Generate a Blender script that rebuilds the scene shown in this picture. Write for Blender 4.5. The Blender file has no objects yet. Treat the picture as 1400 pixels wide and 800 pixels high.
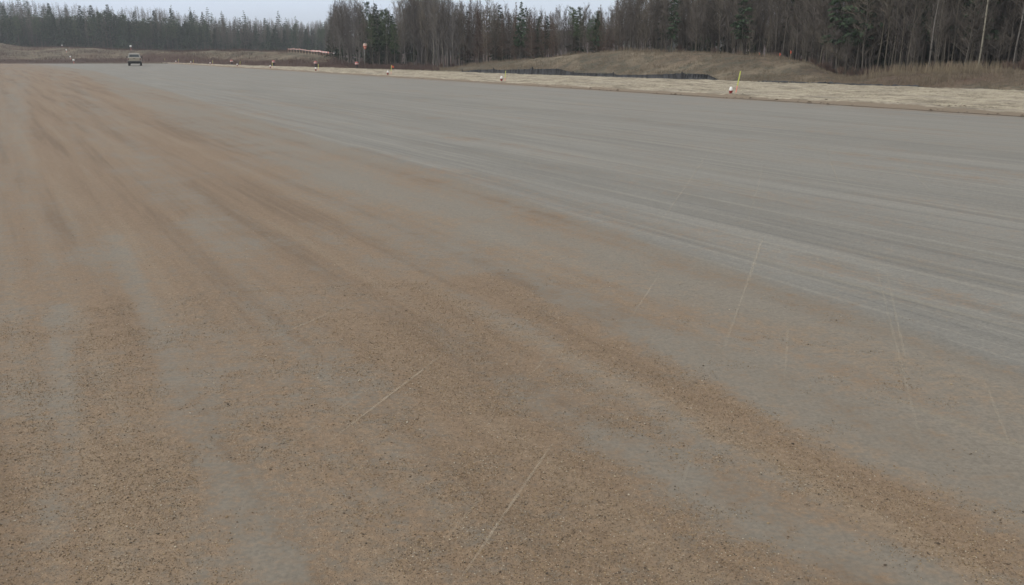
import bpy, math, random
import numpy as np
from mathutils import Vector

random.seed(7)
RNG = np.random.default_rng(11)
S = bpy.context.scene
COL = S.collection

# ------------------------------------------------------------------ survey of the place
F = 1165.0; HOR = 71.0; EYE = 2.0
PITCH = math.atan((400.0 - HOR) / F)
CP, SP = math.cos(PITCH), math.sin(PITCH)
FH = F / CP

def gp(u, v, z=0.0):
    """point of the ground plane z seen at photo position u, v"""
    dx = (u - 700.0) / F; dy = (400.0 - v) / F
    k = (z - EYE) / (-SP + dy * CP)
    return np.array([dx * k, (CP + dy * SP) * k])

def depth(v):
    return gp(700, v)[1]

def interp(x, tab):
    xs = [a for a, b in tab]; ys = [b for a, b in tab]
    return np.interp(x, xs, ys)

def sm(t):
    t = np.clip(t, 0, 1); return t * t * (3 - 2 * t)

# runway axes: along (t) and across (s, to the right)
_d = np.array([(-24 - 700.0) / FH, 1.0]); AX = _d / np.linalg.norm(_d); NX = np.array([AX[1], -AX[0]])
EDGE_S = float(gp(997, 71 + 1021 / 16.47) @ NX)          # right edge of the runway

def vnoise(x, y, seed=0):
    xi = np.floor(x).astype(np.int64); yi = np.floor(y).astype(np.int64)
    fx = x - xi; fy = y - yi
    fx = fx * fx * (3 - 2 * fx); fy = fy * fy * (3 - 2 * fy)
    def h(a, b):
        n = (a * 374761393 + b * 668265263 + seed * 1442695) & 0x7fffffff
        n = ((n ^ (n >> 13)) * 1274126177) & 0x7fffffff
        return ((n ^ (n >> 16)) & 0xffff) / 65535.0
    return (h(xi, yi) * (1 - fx) + h(xi + 1, yi) * fx) * (1 - fy) + (h(xi, yi + 1) * (1 - fx) + h(xi + 1, yi + 1) * fx) * fy

def fbm(x, y, seed=0, o=4):
    x = np.asarray(x, float); y = np.asarray(y, float)
    r = 0; a = 0.5; n = 0
    for i in range(o):
        r = r + a * vnoise(x * 2 ** i, y * 2 ** i, seed + i); n += a; a *= 0.5
    return r / n

# back line of the straw verge, crest of the mounds, forest front, as photo rows by column
VB = [(-200, 86.5), (0, 86.4), (200, 85.6), (250, 86.9), (300, 89), (455, 93.5), (700, 102), (1000, 112), (1200, 119), (1400, 126), (1700, 137), (2300, 160)]
VC = [(-200, 58), (0, 60), (40, 65), (100, 65.5), (150, 68.5), (250, 71.5), (275, 71), (290, 69.3), (312, 71), (330, 69.5), (350, 71.5), (400, 71.5), (458, 78), (475, 90), (500, 93),
      (600, 97), (650, 88.5), (700, 83.5), (760, 78.5), (800, 74), (850, 70), (900, 71), (960, 72), (1000, 75), (1060, 79), (1100, 83), (1118, 91), (1135, 100), (1160, 109),
      (1180, 110), (1215, 104), (1260, 99.5), (1300, 98), (1400, 98), (1500, 96), (1700, 92), (2300, 92)]
DC = [(-200, 235), (0, 225), (150, 200), (250, 170), (330, 158), (450, 135), (480, 116), (600, 98), (700, 91), (850, 80), (1000, 71), (1100, 65), (1200, 56), (1400, 51), (1700, 45), (2300, 35)]
DF = [(-200, 300), (0, 290), (150, 285), (300, 290), (440, 300), (449, 200), (452, 118), (480, 119), (600, 106), (700, 98), (850, 87), (1000, 78), (1100, 71), (1180, 64), (1300, 59), (1400, 57), (1700, 51), (2300, 42)]
VHILL = [(-300, 22), (0, 24), (60, 26), (120, 31), (160, 35), (190, 33), (225, 35), (262, 43), (330, 47), (460, 51), (600, 50), (800, 42), (1000, 36), (3000, 36)]

def db_of(u): return np.interp(u, [a for a, b in VB], [depth(b) for a, b in VB])

def terrain_h(X, Y):
    X = np.asarray(X, float); Y = np.asarray(Y, float)
    Ys = np.maximum(Y, 3.0)
    u = np.clip(700 + FH * X / Ys, -300, 2300)
    db = db_of(u); dc = np.maximum(interp(u, DC), db + 4); df = np.maximum(interp(u, DF), dc + 3)
    zc = EYE - dc * (interp(u, VC) - HOR) / FH
    zc = np.maximum(zc, 0.06)
    zf = zc * np.where(u > 470, 0.75, 0.9)
    t = (Y - db - 0.8) / (dc - db - 0.8)
    h = -0.12 + 0.2 * sm((Y - db) / 1.2)
    left = np.where(u < 470, 1.0, 0.0)
    prof = np.where(left > 0, np.clip(t, 0, 1) ** 1.1, np.clip(t, 0, 1) * 0.55 + 0.45 * sm(t))
    h = h + (zc - 0.08) * prof
    t2 = sm((Y - dc) / (df - dc))
    h = np.where(Y > dc, zc + (zf - zc) * t2, h)
    # hills behind the woods
    zh = EYE + 470 * (HOR - interp(u, VHILL)) / FH
    t3 = sm((Y - 335) / 135.0)
    h = np.where(Y > 335, h + (zh - zf) * t3, h)
    out = sm((Y - db - 0.5) / 3.0)
    amp = np.where(u < 470, 0.25, 0.16) * out
    h = h + amp * (fbm(X * 0.22, Y * 0.22, 5) - 0.5) * 2 + 0.10 * out * (fbm(X * 0.9, Y * 0.9, 9) - 0.5) * 2
    return h

def runway_h(X, Y):
    s = X * NX[0] + Y * NX[1]; t = X * AX[0] + Y * AX[1]
    return 0.010 * (fbm(s * 0.8, t * 0.25, 21) - 0.5) * 2 + 0.006 * (fbm(s * 2.3, t * 0.5, 23) - 0.5) * 2

# ------------------------------------------------------------------ scene helpers
def mesh_np(name, verts, faces, mats=(), smooth=False, midx=None, n=None):
    """faces: (N,k) array"""
    me = bpy.data.meshes.new(name)
    verts = np.ascontiguousarray(verts, dtype=np.float32); faces = np.ascontiguousarray(faces, dtype=np.int32)
    k = faces.shape[1]
    me.vertices.add(len(verts)); me.vertices.foreach_set('co', verts.ravel())
    me.loops.add(faces.size); me.loops.foreach_set('vertex_index', faces.ravel())
    me.polygons.add(len(faces))
    me.polygons.foreach_set('loop_start', np.arange(0, faces.size, k, dtype=np.int32))
    me.polygons.foreach_set('loop_total', np.full(len(faces), k, dtype=np.int32))
    if midx is not None: me.polygons.foreach_set('material_index', np.ascontiguousarray(midx, dtype=np.int32))
    me.polygons.foreach_set('use_smooth', np.full(len(faces), smooth))
    for m in mats: me.materials.append(m)
    me.update(calc_edges=True)
    return me

def link(name, me, parent=None, loc=None):
    o = bpy.data.objects.new(name, me); COL.objects.link(o)
    if parent is not None: o.parent = parent
    if loc is not None: o.location = loc
    return o

def empty(name, loc, rz=0.0):
    o = bpy.data.objects.new(name, None); COL.objects.link(o)
    o.location = loc; o.rotation_euler = (0, 0, rz); o.empty_display_size = 0.3
    return o

def tag(o, label, cat, group=None):
    o['label'] = label; o['category'] = cat
    if group: o['group'] = group
    return o

def kind(o, k, label=None, cat=None):
    o['kind'] = k
    if label: o['label'] = label
    if cat: o['category'] = cat
    return o

class MB:
    """collects polygons with any number of corners"""
    def __init__(s): s.v = []; s.f = []
    def add(s, vs, fs):
        b = len(s.v); s.v += [tuple(p) for p in vs]; s.f += [tuple(i + b for i in f) for f in fs]
    def box(s, c, d, rz=0.0, tilt=None):
        x, y, z = [q / 2 for q in d]
        ps = [Vector((a * x, b * y, e * z)) for a in (-1, 1) for b in (-1, 1) for e in (-1, 1)]
        from mathutils import Matrix
        M = Matrix.Rotation(rz, 3, 'Z')
        if tilt: M = Matrix.Rotation(tilt[0], 3, 'X') @ Matrix.Rotation(tilt[1], 3, 'Y') @ M
        ps = [M @ p + Vector(c) for p in ps]
        s.add(ps, [(0, 1, 3, 2), (4, 6, 7, 5), (0, 4, 5, 1), (2, 3, 7, 6), (0, 2, 6, 4), (1, 5, 7, 3)])
    def tube(s, pts, rs, n=8, cap=True):
        pts = [Vector(p) for p in pts]
        rings = []
        for i, p in enumerate(pts):
            d = (pts[min(i + 1, len(pts) - 1)] - pts[max(i - 1, 0)]).normalized()
            a = d.orthogonal().normalized() if abs(d.z) < .95 else Vector((1, 0, 0)); a = (a - d * a.dot(d)).normalized(); b = d.cross(a)
            rings.append([p + (a * math.cos(q * 2 * math.pi / n) + b * math.sin(q * 2 * math.pi / n)) * rs[i] for q in range(n)])
        vs = [q for r in rings for q in r]
        fs = [(i * n + q, i * n + (q + 1) % n, (i + 1) * n + (q + 1) % n, (i + 1) * n + q) for i in range(len(pts) - 1) for q in range(n)]
        if cap: fs += [tuple(range(n))[::-1], tuple(range((len(pts) - 1) * n, len(pts) * n))]
        s.add(vs, fs)
    def prism(s, prof, x0, x1, axis='x'):
        """profile of (y, z) pairs extruded along x"""
        n = len(prof)
        vs = [(x0, a, b) for a, b in prof] + [(x1, a, b) for a, b in prof]
        if axis == 'y': vs = [(a, x0, b) for a, b in prof] + [(a, x1, b) for a, b in prof]
        s.add(vs, [tuple(range(n))[::-1], tuple(range(n, 2 * n))] + [(i, (i + 1) % n, n + (i + 1) % n, n + i) for i in range(n)])
    def mesh(s, name, mat, bevel=0, smooth=False):
        me = bpy.data.meshes.new(name); me.from_pydata(s.v, [], s.f)
        import bmesh
        bm = bmesh.new(); bm.from_mesh(me)
        bmesh.ops.recalc_face_normals(bm, faces=bm.faces)
        if bevel:
            bmesh.ops.bevel(bm, geom=[e for e in bm.edges if e.is_manifold and e.calc_face_angle(0) > .5], offset=bevel, segments=2, affect='EDGES', clamp_overlap=True)
        bm.to_mesh(me); bm.free()
        if smooth: me.polygons.foreach_set('use_smooth', [True] * len(me.polygons))
        me.materials.append(mat); me.update()
        return me
    def build(s, name, mat, parent=None, bevel=0, smooth=False):
        return link(name, s.mesh(name, mat, bevel, smooth), parent)

# ------------------------------------------------------------------ materials
class NT:
    def __init__(s, name):
        s.m = bpy.data.materials.new(name); s.m.use_nodes = True
        s.t = s.m.node_tree; s.b = s.t.nodes['Principled BSDF']; s.b.inputs['Roughness'].default_value = .85
        s.b.inputs['Specular IOR Level'].default_value = .25
    def n(s, typ, **kw):
        nd = s.t.nodes.new(typ)
        for k, v in kw.items():
            if k.startswith('i_'):
                key = k[2:]; key = int(key) if key.isdigit() else key.replace('_', ' ')
                s.put(nd.inputs[key], v)
            else: setattr(nd, k, v)
        return nd
    def put(s, inp, v):
        if hasattr(v, 'is_output') or isinstance(v, bpy.types.NodeSocket): s.t.links.new(v, inp)
        else: inp.default_value = v
    def math(s, op, a, b=0.0, c=0.0, clamp=False):
        nd = s.t.nodes.new('ShaderNodeMath'); nd.operation = op; nd.use_clamp = clamp
        s.put(nd.inputs[0], a); s.put(nd.inputs[1], b); s.put(nd.inputs[2], c)
        return nd.outputs[0]
    def mix(s, f, a, b, mode='MIX'):
        nd = s.t.nodes.new('ShaderNodeMix'); nd.data_type = 'RGBA'; nd.blend_type = mode
        s.put(nd.inputs[0], f)
        for i, v in ((6, a), (7, b)): s.put(nd.inputs[i], (*v, 1) if isinstance(v, tuple) and len(v) == 3 else v)
        return nd.outputs[2]
    def noise(s, vec, scale, detail=4, rough=.55, dist=0.0):
        nd = s.n('ShaderNodeTexNoise'); nd.inputs['Scale'].default_value = scale; nd.inputs['Detail'].default_value = detail
        nd.inputs['Roughness'].default_value = rough; nd.inputs['Distortion'].default_value = dist
        s.t.links.new(vec, nd.inputs['Vector']); return nd.outputs['Fac']
    def pos(s): return s.n('ShaderNodeTexCoord').outputs['Object']
    def attr(s, name):
        nd = s.n('ShaderNodeAttribute'); nd.attribute_name = name; return nd.outputs['Fac']
    def mapr(s, v, a, b, c=0.0, d=1.0, smooth=True):
        nd = s.n('ShaderNodeMapRange'); nd.interpolation_type = 'SMOOTHSTEP' if smooth else 'LINEAR'
        for i, x in enumerate((v, a, b, c, d)): s.put(nd.inputs[i], x)
        return nd.outputs[0]
    def ramp(s, fac, stops):
        nd = s.n('ShaderNodeValToRGB'); el = nd.color_ramp.elements
        while len(el) < len(stops): el.new(.5)
        for e, (p, c) in zip(el, stops): e.position = p; e.color = (*c, 1)
        s.t.links.new(fac, nd.inputs[0]); return nd.outputs[0]
    def mapping(s, vec, rz=0.0, sc=(1, 1, 1)):
        nd = s.n('ShaderNodeMapping'); nd.vector_type = 'POINT'
        nd.inputs['Rotation'].default_value = (0, 0, rz); nd.inputs['Scale'].default_value = (1, 1, 1)
        s.t.links.new(vec, nd.inputs[0])
        n2 = s.n('ShaderNodeVectorMath'); n2.operation = 'MULTIPLY'; s.t.links.new(nd.outputs[0], n2.inputs[0]); n2.inputs[1].default_value = sc
        return n2.outputs[0]
    def bump(s, h, strength=.4, dist=.02):
        nd = s.n('ShaderNodeBump'); nd.inputs['Strength'].default_value = strength; nd.inputs['Distance'].default_value = dist
        s.t.links.new(h, nd.inputs['Height']); s.t.links.new(nd.outputs[0], s.b.inputs['Normal']); return nd
    def color(s, c, gain=None):
        if gain:
            gain = gain if isinstance(gain, tuple) else (gain,) * 3
            c = s.mix(1.0, c, gain, 'MULTIPLY')
        s.put(s.b.inputs['Base Color'], (*c, 1) if isinstance(c, tuple) else c)

def simple(name, c, rough=.7, var=.15, scale=8.0, spec=.3, metal=0.0, bump=0.0, dirt=None):
    t = NT(name); p = t.pos()
    n = t.noise(p, scale, 5)
    a = tuple(x * (1 - var) for x in c); b = tuple(min(1, x * (1 + var)) for x in c)
    col = t.mix(n, a, b)
    if dirt:
        n2 = t.noise(p, scale * .35, 6, .65)
        col = t.mix(t.mapr(n2, .42, .7), col, dirt)
    t.color(col); t.b.inputs['Roughness'].default_value = rough; t.b.inputs['Specular IOR Level'].default_value = spec
    t.b.inputs['Metallic'].default_value = metal
    if bump: t.bump(n, bump, .02)
    return t.m

RZ = math.atan2(AX[0], AX[1])      # turn that brings the runway axis onto +Y

def mat_runway():
    t = NT('runway_gravel'); p = t.pos()
    g = t.attr('gravel'); tone = t.attr('tone'); fine = t.attr('loose')
    ps = t.mapping(p, RZ, (1, .09, 1))
    ps2 = t.mapping(p, RZ, (1, .03, 1))
    n1 = t.noise(p, .9, 5, .6); n2 = t.noise(p, 6.0, 5, .7); n3 = t.noise(ps, 1.5, 5, .6); n4 = t.noise(ps2, 2.6, 6, .6)
    n5 = t.noise(p, 38.0, 4, .7); n6 = t.noise(ps2, 1.25, 5, .6, .3); n7 = t.noise(t.mapping(p, .0, (.8, 1.3, 1)), 13.0, 6, .72); n8 = t.noise(p, .33, 4, .6)
    x = t.math('ADD', g, t.math('MULTIPLY', t.math('SUBTRACT', n1, .5), 1.35))
    x = t.math('ADD', x, t.math('MULTIPLY', t.math('SUBTRACT', n3, .5), 1.1))
    x = t.math('ADD', x, t.math('MULTIPLY', t.math('SUBTRACT', n2, .5), 1.5))
    x = t.math('ADD', x, t.math('MULTIPLY', t.math('SUBTRACT', n6, .5), 1.5))
    x = t.math('ADD', x, t.math('MULTIPLY', t.math('SUBTRACT', n8, .5), .6))
    x = t.math('ADD', x, t.math('MULTIPLY', t.math('SUBTRACT', n7, .5), 1.9))
    x = t.math('ADD', x, t.math('MULTIPLY', t.math('SUBTRACT', n5, .5), .8))
    m = t.mapr(x, .05, 1.1)
    # compacted grey fines
    grey = t.mix(t.mapr(n4, .35, .65), (.260, .253, .240), (.304, .297, .283))
    blu = t.mapr(tone, 0.0, 1.0, smooth=False)
    grey = t.mix(t.math('MULTIPLY', blu, t.mapr(n3, .3, .6, .35, 1.0)), grey, (.235, .228, .215))
    ps3 = t.mapping(p, RZ, (1, .012, 1)); crisp = t.noise(ps3, 7.5, 3, .65, .15)
    lane = t.attr('lane')
    grey = t.mix(t.math('MULTIPLY', t.math('MULTIPLY', t.mapr(crisp, .55, .64), lane), .55), grey, (.185, .183, .180))
    grey = t.mix(t.math('MULTIPLY', t.math('MULTIPLY', t.mapr(crisp, .44, .36), lane), .5), grey, (.37, .355, .325))
    grey = t.mix(t.mapr(lane, .3, .9, .75, 0), grey, t.mix(n2, (.245, .212, .176), (.305, .268, .224)))   # fines dusted with brown left of the graded lane
    tan = t.mapr(t.noise(ps2, 4.2, 3, .5), .60, .74)
    grey = t.mix(t.math('MULTIPLY', tan, .22), grey, (.40, .35, .26))
    brown = t.mix(n2, (.244, .163, .107), (.335, .238, .160))
    brown = t.mix(t.mapr(n1, .3, .7, 0, .55), brown, (.305, .218, .148))
    n9 = t.noise(ps2, 2.1, 5, .65, .2)
    brown = t.mix(t.mapr(n9, .49, .64, 0, .85), brown, (.205, .138, .088))
    brown = t.mix(t.mapr(n9, .50, .34, 0, .6), brown, (.345, .268, .195))
    col = t.mix(t.math('MULTIPLY', m, .92), grey, brown)
    # loose stones
    vo = t.n('ShaderNodeTexVoronoi'); vo.inputs['Scale'].default_value = 125; t.t.links.new(p, vo.inputs['Vector'])
    sep = t.n('ShaderNodeSeparateColor'); t.t.links.new(vo.outputs['Color'], sep.inputs[0])
    stone = t.ramp(sep.outputs[0], [(0, (.055, .042, .034)), (.3, (.17, .115, .075)), (.62, (.32, .235, .155)), (.86, (.42, .33, .22)), (1, (.60, .56, .48))])
    cell = t.mapr(vo.outputs['Distance'], .30, .52, 1, 0)
    pres = t.math('ADD', t.math('MULTIPLY', m, .55), t.math('MULTIPLY', fine, .5))
    pres = t.math('ADD', pres, t.math('MULTIPLY', t.math('SUBTRACT', n5, .5), 1.1))
    pres = t.mapr(pres, .3, .75)
    sparse = t.math('GREATER_THAN', sep.outputs[1], .975)
    pres = t.math('MAXIMUM', pres, t.math('MULTIPLY', sparse, .5))
    keep = t.math('MULTIPLY', pres, t.math('GREATER_THAN', sep.outputs[2], .25))
    sm_ = t.math('MULTIPLY', keep, cell)
    col = t.mix(t.math('MULTIPLY', sm_, .5), col, stone)
    fg = t.math('MULTIPLY', t.mapr(n5, .3, .7, .84, 1.16), t.mapr(n7, .32, .68, .90, 1.09))
    col = t.mix(1.0, col, t.n('ShaderNodeCombineColor', i_0=fg, i_1=fg, i_2=fg).outputs[0], 'MULTIPLY')
    t.color(col, (.615, .60, .555))
    h = t.math('ADD', t.math('MULTIPLY', t.math('MULTIPLY', sm_, t.math('SUBTRACT', .55, vo.outputs['Distance'])), 1.6), t.math('MULTIPLY', n5, .5))
    t.bump(h, .55, .008)
    t.b.inputs['Roughness'].default_value = .78
    t.b.inputs['Specular IOR Level'].default_value = .35
    return t.m

def mat_verge():
    t = NT('straw_mulch'); p = t.pos()
    edge = t.attr('edge')
    ps = t.mapping(p, RZ, (1, .28, 1)); n1 = t.noise(ps, 1.3, 7, .75); n2 = t.noise(p, 3.0, 6, .75); n3 = t.noise(p, 22, 4, .7); n4 = t.noise(ps, .5, 4, .6)
    straw = t.mix(t.mapr(n1, .36, .60), (.24, .21, .165), (.66, .60, .48))
    straw = t.mix(t.mapr(n3, .45, .8), straw, (.50, .45, .35))
    straw = t.mix(t.mapr(n2, .50, .64, 0, .8), straw, (.20, .175, .135))
    straw = t.mix(t.mapr(n4, .5, .7, 0, .5), straw, (.40, .375, .33))
    soil = t.mix(n3, (.26, .215, .165), (.38, .32, .25))
    e = t.mapr(t.math('ADD', edge, t.math('MULTIPLY', t.math('SUBTRACT', n2, .5), .9)), .4, .62)
    t.color(t.mix(e, straw, soil), (.70, .68, .66)); t.bump(t.math('ADD', n3, t.math('MULTIPLY', n2, 2)), .9, .06)
    t.b.inputs['Roughness'].default_value = .95; t.b.inputs['Specular IOR Level'].default_value = .1
    return t.m

def mat_terrain():
    t = NT('dry_turf'); p = t.pos()
    brush = t.attr('brush')
    n1 = t.noise(p, .16, 6, .65); n2 = t.noise(p, .8, 6, .7); n3 = t.noise(p, 5, 4, .7); n4 = t.noise(p, .06, 3, .6)
    c = t.mix(t.mapr(n1, .36, .62), (.128, .104, .076), (.30, .245, .175))
    c = t.mix(t.mapr(n2, .42, .62, 0, .85), c, (.10, .10, .078))
    c = t.mix(t.mapr(n3, .4, .75, 0, .5), c, (.34, .29, .21))
    c = t.mix(t.mapr(n4, .5, .65, 0, .5), c, (.15, .085, .065))
    b = t.mapr(t.math('ADD', brush, t.math('MULTIPLY', t.math('SUBTRACT', n2, .5), .9)), .3, .7)
    c = t.mix(b, c, t.mix(n3, (.06, .038, .034), (.14, .09, .07)))
    t.color(c, (.63, .63, .64)); t.bump(t.math('ADD', n3, n2), .9, .15)
    t.b.inputs['Roughness'].default_value = .95; t.b.inputs['Specular IOR Level'].default_value = .1
    return t.m

def mat_bark(name, lo, hi, band=6.0, patch=None, gain=.62):
    t = NT(name); p = t.pos()
    oi = t.n('ShaderNodeObjectInfo').outputs['Random']
    n = t.noise(t.mapping(p, 0, (1, 1, .3)), band, 5, .7)
    c = t.mix(t.mapr(n, .3, .7), lo, hi)
    k = t.mapr(oi, 0, 1, .75, 1.3, False)
    c = t.mix(1.0, c, t.n('ShaderNodeCombineColor', i_0=k, i_1=k, i_2=t.math('MULTIPLY', k, t.mapr(oi, 0, 1, 1.08, .94, False))).outputs[0], 'MULTIPLY')
    if patch: c = t.mix(t.mapr(t.noise(t.mapping(p, 0, (2, 2, 5)), 1.4, 4, .7), .54, .62), c, patch)
    t.color(c, gain); t.b.inputs['Roughness'].default_value = .9; t.b.inputs['Specular IOR Level'].default_value = .15
    return t.m

def mat_needle(name, lo, hi):
    t = NT(name); p = t.pos()
    oi = t.n('ShaderNodeObjectInfo').outputs['Random']
    n = t.noise(p, 1.6, 5, .7)
    c = t.mix(t.mapr(n, .3, .7), lo, hi)
    k = t.mapr(oi, 0, 1, .7, 1.3, False)
    c = t.mix(1.0, c, t.n('ShaderNodeCombineColor', i_0=k, i_1=k, i_2=k).outputs[0], 'MULTIPLY')
    t.color(c); t.b.inputs['Roughness'].default_value = .8; t.b.inputs['Specular IOR Level'].default_value = .2
    return t.m

M = {}
M['runway'] = mat_runway(); M['verge'] = mat_verge(); M['terrain'] = mat_terrain()
M['bark'] = mat_bark('poplar_bark', (.15, .135, .11), (.25, .225, .19), gain=.40)
M['twig'] = mat_bark('bare_twigs', (.15, .13, .11), (.235, .205, .175), gain=.56)
M['redtwig'] = mat_bark('larch_twigs', (.12, .082, .062), (.20, .14, .105))
M['birch'] = mat_bark('birch_bark', (.26, .24, .20), (.42, .39, .33), 5, (.10, .09, .08), gain=.42)
M['needle'] = mat_needle('spruce_needles', (.018, .034, .019), (.045, .070, .037))
M['pine'] = mat_needle('pine_needles', (.035, .06, .028), (.075, .10, .045))
M['shrub'] = mat_bark('shrub_stems', (.12, .085, .072), (.20, .14, .112))
M['grass'] = mat_bark('dry_grass_blades', (.19, .155, .11), (.36, .295, .205), 2.0)

# ------------------------------------------------------------------ ground: terrain, verge, runway
def axis_nonuni(lo, hi, flo, fhi, step, grow=1.18, cap=400):
    a = list(np.arange(flo, fhi + 1e-6, step)); st = step; x = fhi
    while x < hi: st = min(st * grow, cap); x += st; a.append(x)
    st = step; x = flo
    while x > lo: st = min(st * grow, cap); x -= st; a.insert(0, x)
    return np.array(a)

def grid(name, xs, ys, zf, mat, attrs=None, smooth=True, to_world=None):
    X, Y = np.meshgrid(xs, ys)
    if to_world: X, Y = to_world(X, Y)
    Z = zf(X, Y)
    v = np.stack([X.ravel(), Y.ravel(), Z.ravel()], 1)
    ny, nx = X.shape; i = np.arange(ny * nx).reshape(ny, nx)
    f = np.stack([i[:-1, :-1].ravel(), i[:-1, 1:].ravel(), i[1:, 1:].ravel(), i[1:, :-1].ravel()], 1)
    me = mesh_np(name, v, f, [mat], smooth)
    for k, fn in (attrs or {}).items():
        a = me.attributes.new(k, 'FLOAT', 'POINT'); a.data.foreach_set('value', fn(X.ravel(), Y.ravel()).astype(np.float32))
    return link(name, me)

def brush_attr(X, Y):
    u = 700 + FH * X / np.maximum(Y, 3); db = db_of(np.clip(u, -200, 2300)); df = interp(u, DF)
    a = np.where(u < 480, np.exp(-((Y - db - 5) / 9.0) ** 2) * .75, np.exp(-((Y - db - 1.5) / 2.0) ** 2) * .2)
    return np.where((Y > df - 4), .9, a)

xs = axis_nonuni(-3000, 3000, -190, 70, 1.1); ys = axis_nonuni(-300, 5000, 30, 300, 1.1)
terrain = grid('terrain', xs, ys, terrain_h, M['terrain'], {'brush': brush_attr})
kind(terrain, 'structure')

# verge strip, in (across, along) coordinates between the runway edge and its back line
def verge_mesh():
    us = np.concatenate([np.linspace(222, 1500, 400), np.linspace(1520, 2600, 40)])
    rows = 46
    V = []; E = []
    for u in us:
        a = gp(u, HOR + (u + 24) / 16.47)
        b = gp(u, float(interp(u, VB)) - 0.1)
        if b[1] < a[1] + .5: b = a + (b - a) * (.5 / max(b[1] - a[1], .1))
        a = a - (b - a) / np.linalg.norm(b - a) * .9
        for j in range(rows):
            k = (j / (rows - 1)) ** 1.2
            q = a + (b - a) * k
            dd = np.linalg.norm(q - a)
            z = .012 + .07 * sm(dd / 1.6) + .11 * (fbm(q[0] * .8, q[1] * .8, 31) - .45) * sm(dd / 1.3) + .07 * (fbm(q[0] * 2.4, q[1] * 2.4, 33) - .5) * sm(dd / 1.0)
            # small windrow of soil pushed to the edge by the grader
            z += .07 * math.exp(-((dd - 1.25) / .35) ** 2) * float(sm((fbm(q[0] * .5, q[1] * .5, 37) - .38) / .25))
            if j == rows - 1: z = -.1
            V.append((q[0], q[1], z)); E.append(float(1 - sm((dd - .5) / 1.0)))
    n = len(us); i = np.arange(n * rows).reshape(n, rows)
    f = np.stack([i[:-1, :-1].ravel(), i[:-1, 1:].ravel(), i[1:, 1:].ravel(), i[1:, :-1].ravel()], 1)[:, ::-1]
    me = mesh_np('verge', np.array(V), f, [M['verge']], True)
    a = me.attributes.new('edge', 'FLOAT', 'POINT'); a.data.foreach_set('value', np.array(E, np.float32))
    return link('verge', me)
verge = verge_mesh(); kind(verge, 'structure')

# wheel tracks, windrows and bands of loose gravel: centre lines read off the ground (photo positions -> ground), width in metres
def track(px, w, val):
    return ([gp(u, v) for u, v in px], w, val)
GRAV = [  # value added to the gravel field
    track([(1330, 760), (1200, 680), (1090, 620), (1000, 565), (900, 505), (820, 465), (740, 425), (660, 385)], .26, .50),
    track([(1310, 750), (1250, 705), (1180, 665), (1060, 615), (1000, 590)], .15, .85),
    track([(1400, 790), (1330, 740), (1250, 700)], .25, .30),
    track([(880, 800), (840, 740), (800, 690), (740, 640), (660, 560), (590, 500), (520, 440)], .42, .32),
    track([(170, 800), (170, 700), (165, 600), (160, 500), (150, 430), (140, 380)], .20, .35),
    track([(30, 800), (30, 700), (20, 600)], .3, .25),
    track([(620, 480), (550, 415), (480, 360), (400, 308), (330, 258), (260, 208), (180, 152), (110, 105)], .42, .40),
    track([(430, 340), (340, 280), (250, 225), (160, 160), (95, 110)], .5, .14),
    track([(180, 300), (130, 255), (95, 215), (68, 165), (60, 120), (50, 98)], .5, .6),
    track([(1000, 372), (930, 345), (860, 325), (760, 300)], .5, .30),
    track([(1390, 520), (1280, 480), (1180, 445), (1090, 405)], .35, .18),
    track([(620, 255), (500, 215), (420, 182), (300, 140)], .6, .16),
    track([(900, 440), (820, 410), (740, 385), (640, 350), (520, 300)], .5, .10),
]
BARE = [  # swept by tyres
    track([(1300, 800), (1100, 735), (990, 685), (900, 632), (800, 590), (730, 548), (665, 500), (600, 445), (540, 392), (490, 352), (420, 305)], .12, .62),
    track([(1400, 660), (1250, 600), (1100, 545), (980, 505), (860, 452), (760, 415), (640, 372)], .30, .26),
    track([(800, 600), (690, 520), (600, 440)], .15, .35),
    track([(90, 700), (88, 600), (85, 500), (80, 420)], .07, .55),
    track([(400, 800), (345, 720), (300, 640), (255, 550), (215, 460), (180, 380), (150, 310), (125, 250), (100, 190), (85, 140)], .09, .62),
    track([(330, 345), (290, 300), (240, 250), (190, 200), (140, 150), (100, 112)], .22, .38),
    track([(470, 390), (420, 350), (370, 315), (320, 282)], .2, .16),
    track([(20, 200), (30, 150), (40, 110)], .6, .30),
]
DARK = [  # dark damp looking tyre marks on the graded grey lane
    track([(1500, 555), (1400, 515), (1200, 440), (1060, 395), (900, 340), (800, 308), (700, 274), (600, 240), (480, 200)], .16, .95),
    track([(1500, 500), (1400, 468), (1200, 405), (1000, 345), (880, 308), (760, 272), (640, 238)], .14, .75),
    track([(1500, 470), (1400, 440), (1250, 395), (1100, 350)], .12, .6),
    track([(1500, 430), (1400, 402), (1250, 362), (1130, 330), (1000, 298), (860, 265), (700, 228), (560, 196)], .30, .55),
    track([(1500, 372), (1400, 352), (1240, 322), (1100, 295), (960, 268), (800, 235), (640, 205)], .45, .55),
    track([(1500, 300), (1300, 262), (1100, 235), (900, 205), (700, 178), (520, 152)], .7, .28),
    track([(1500, 222), (1300, 203), (1100, 185), (900, 168), (700, 148), (500, 128)], .8, .50),
    track([(700, 190), (560, 162), (430, 140), (330, 122)], .8, .4),
]
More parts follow.
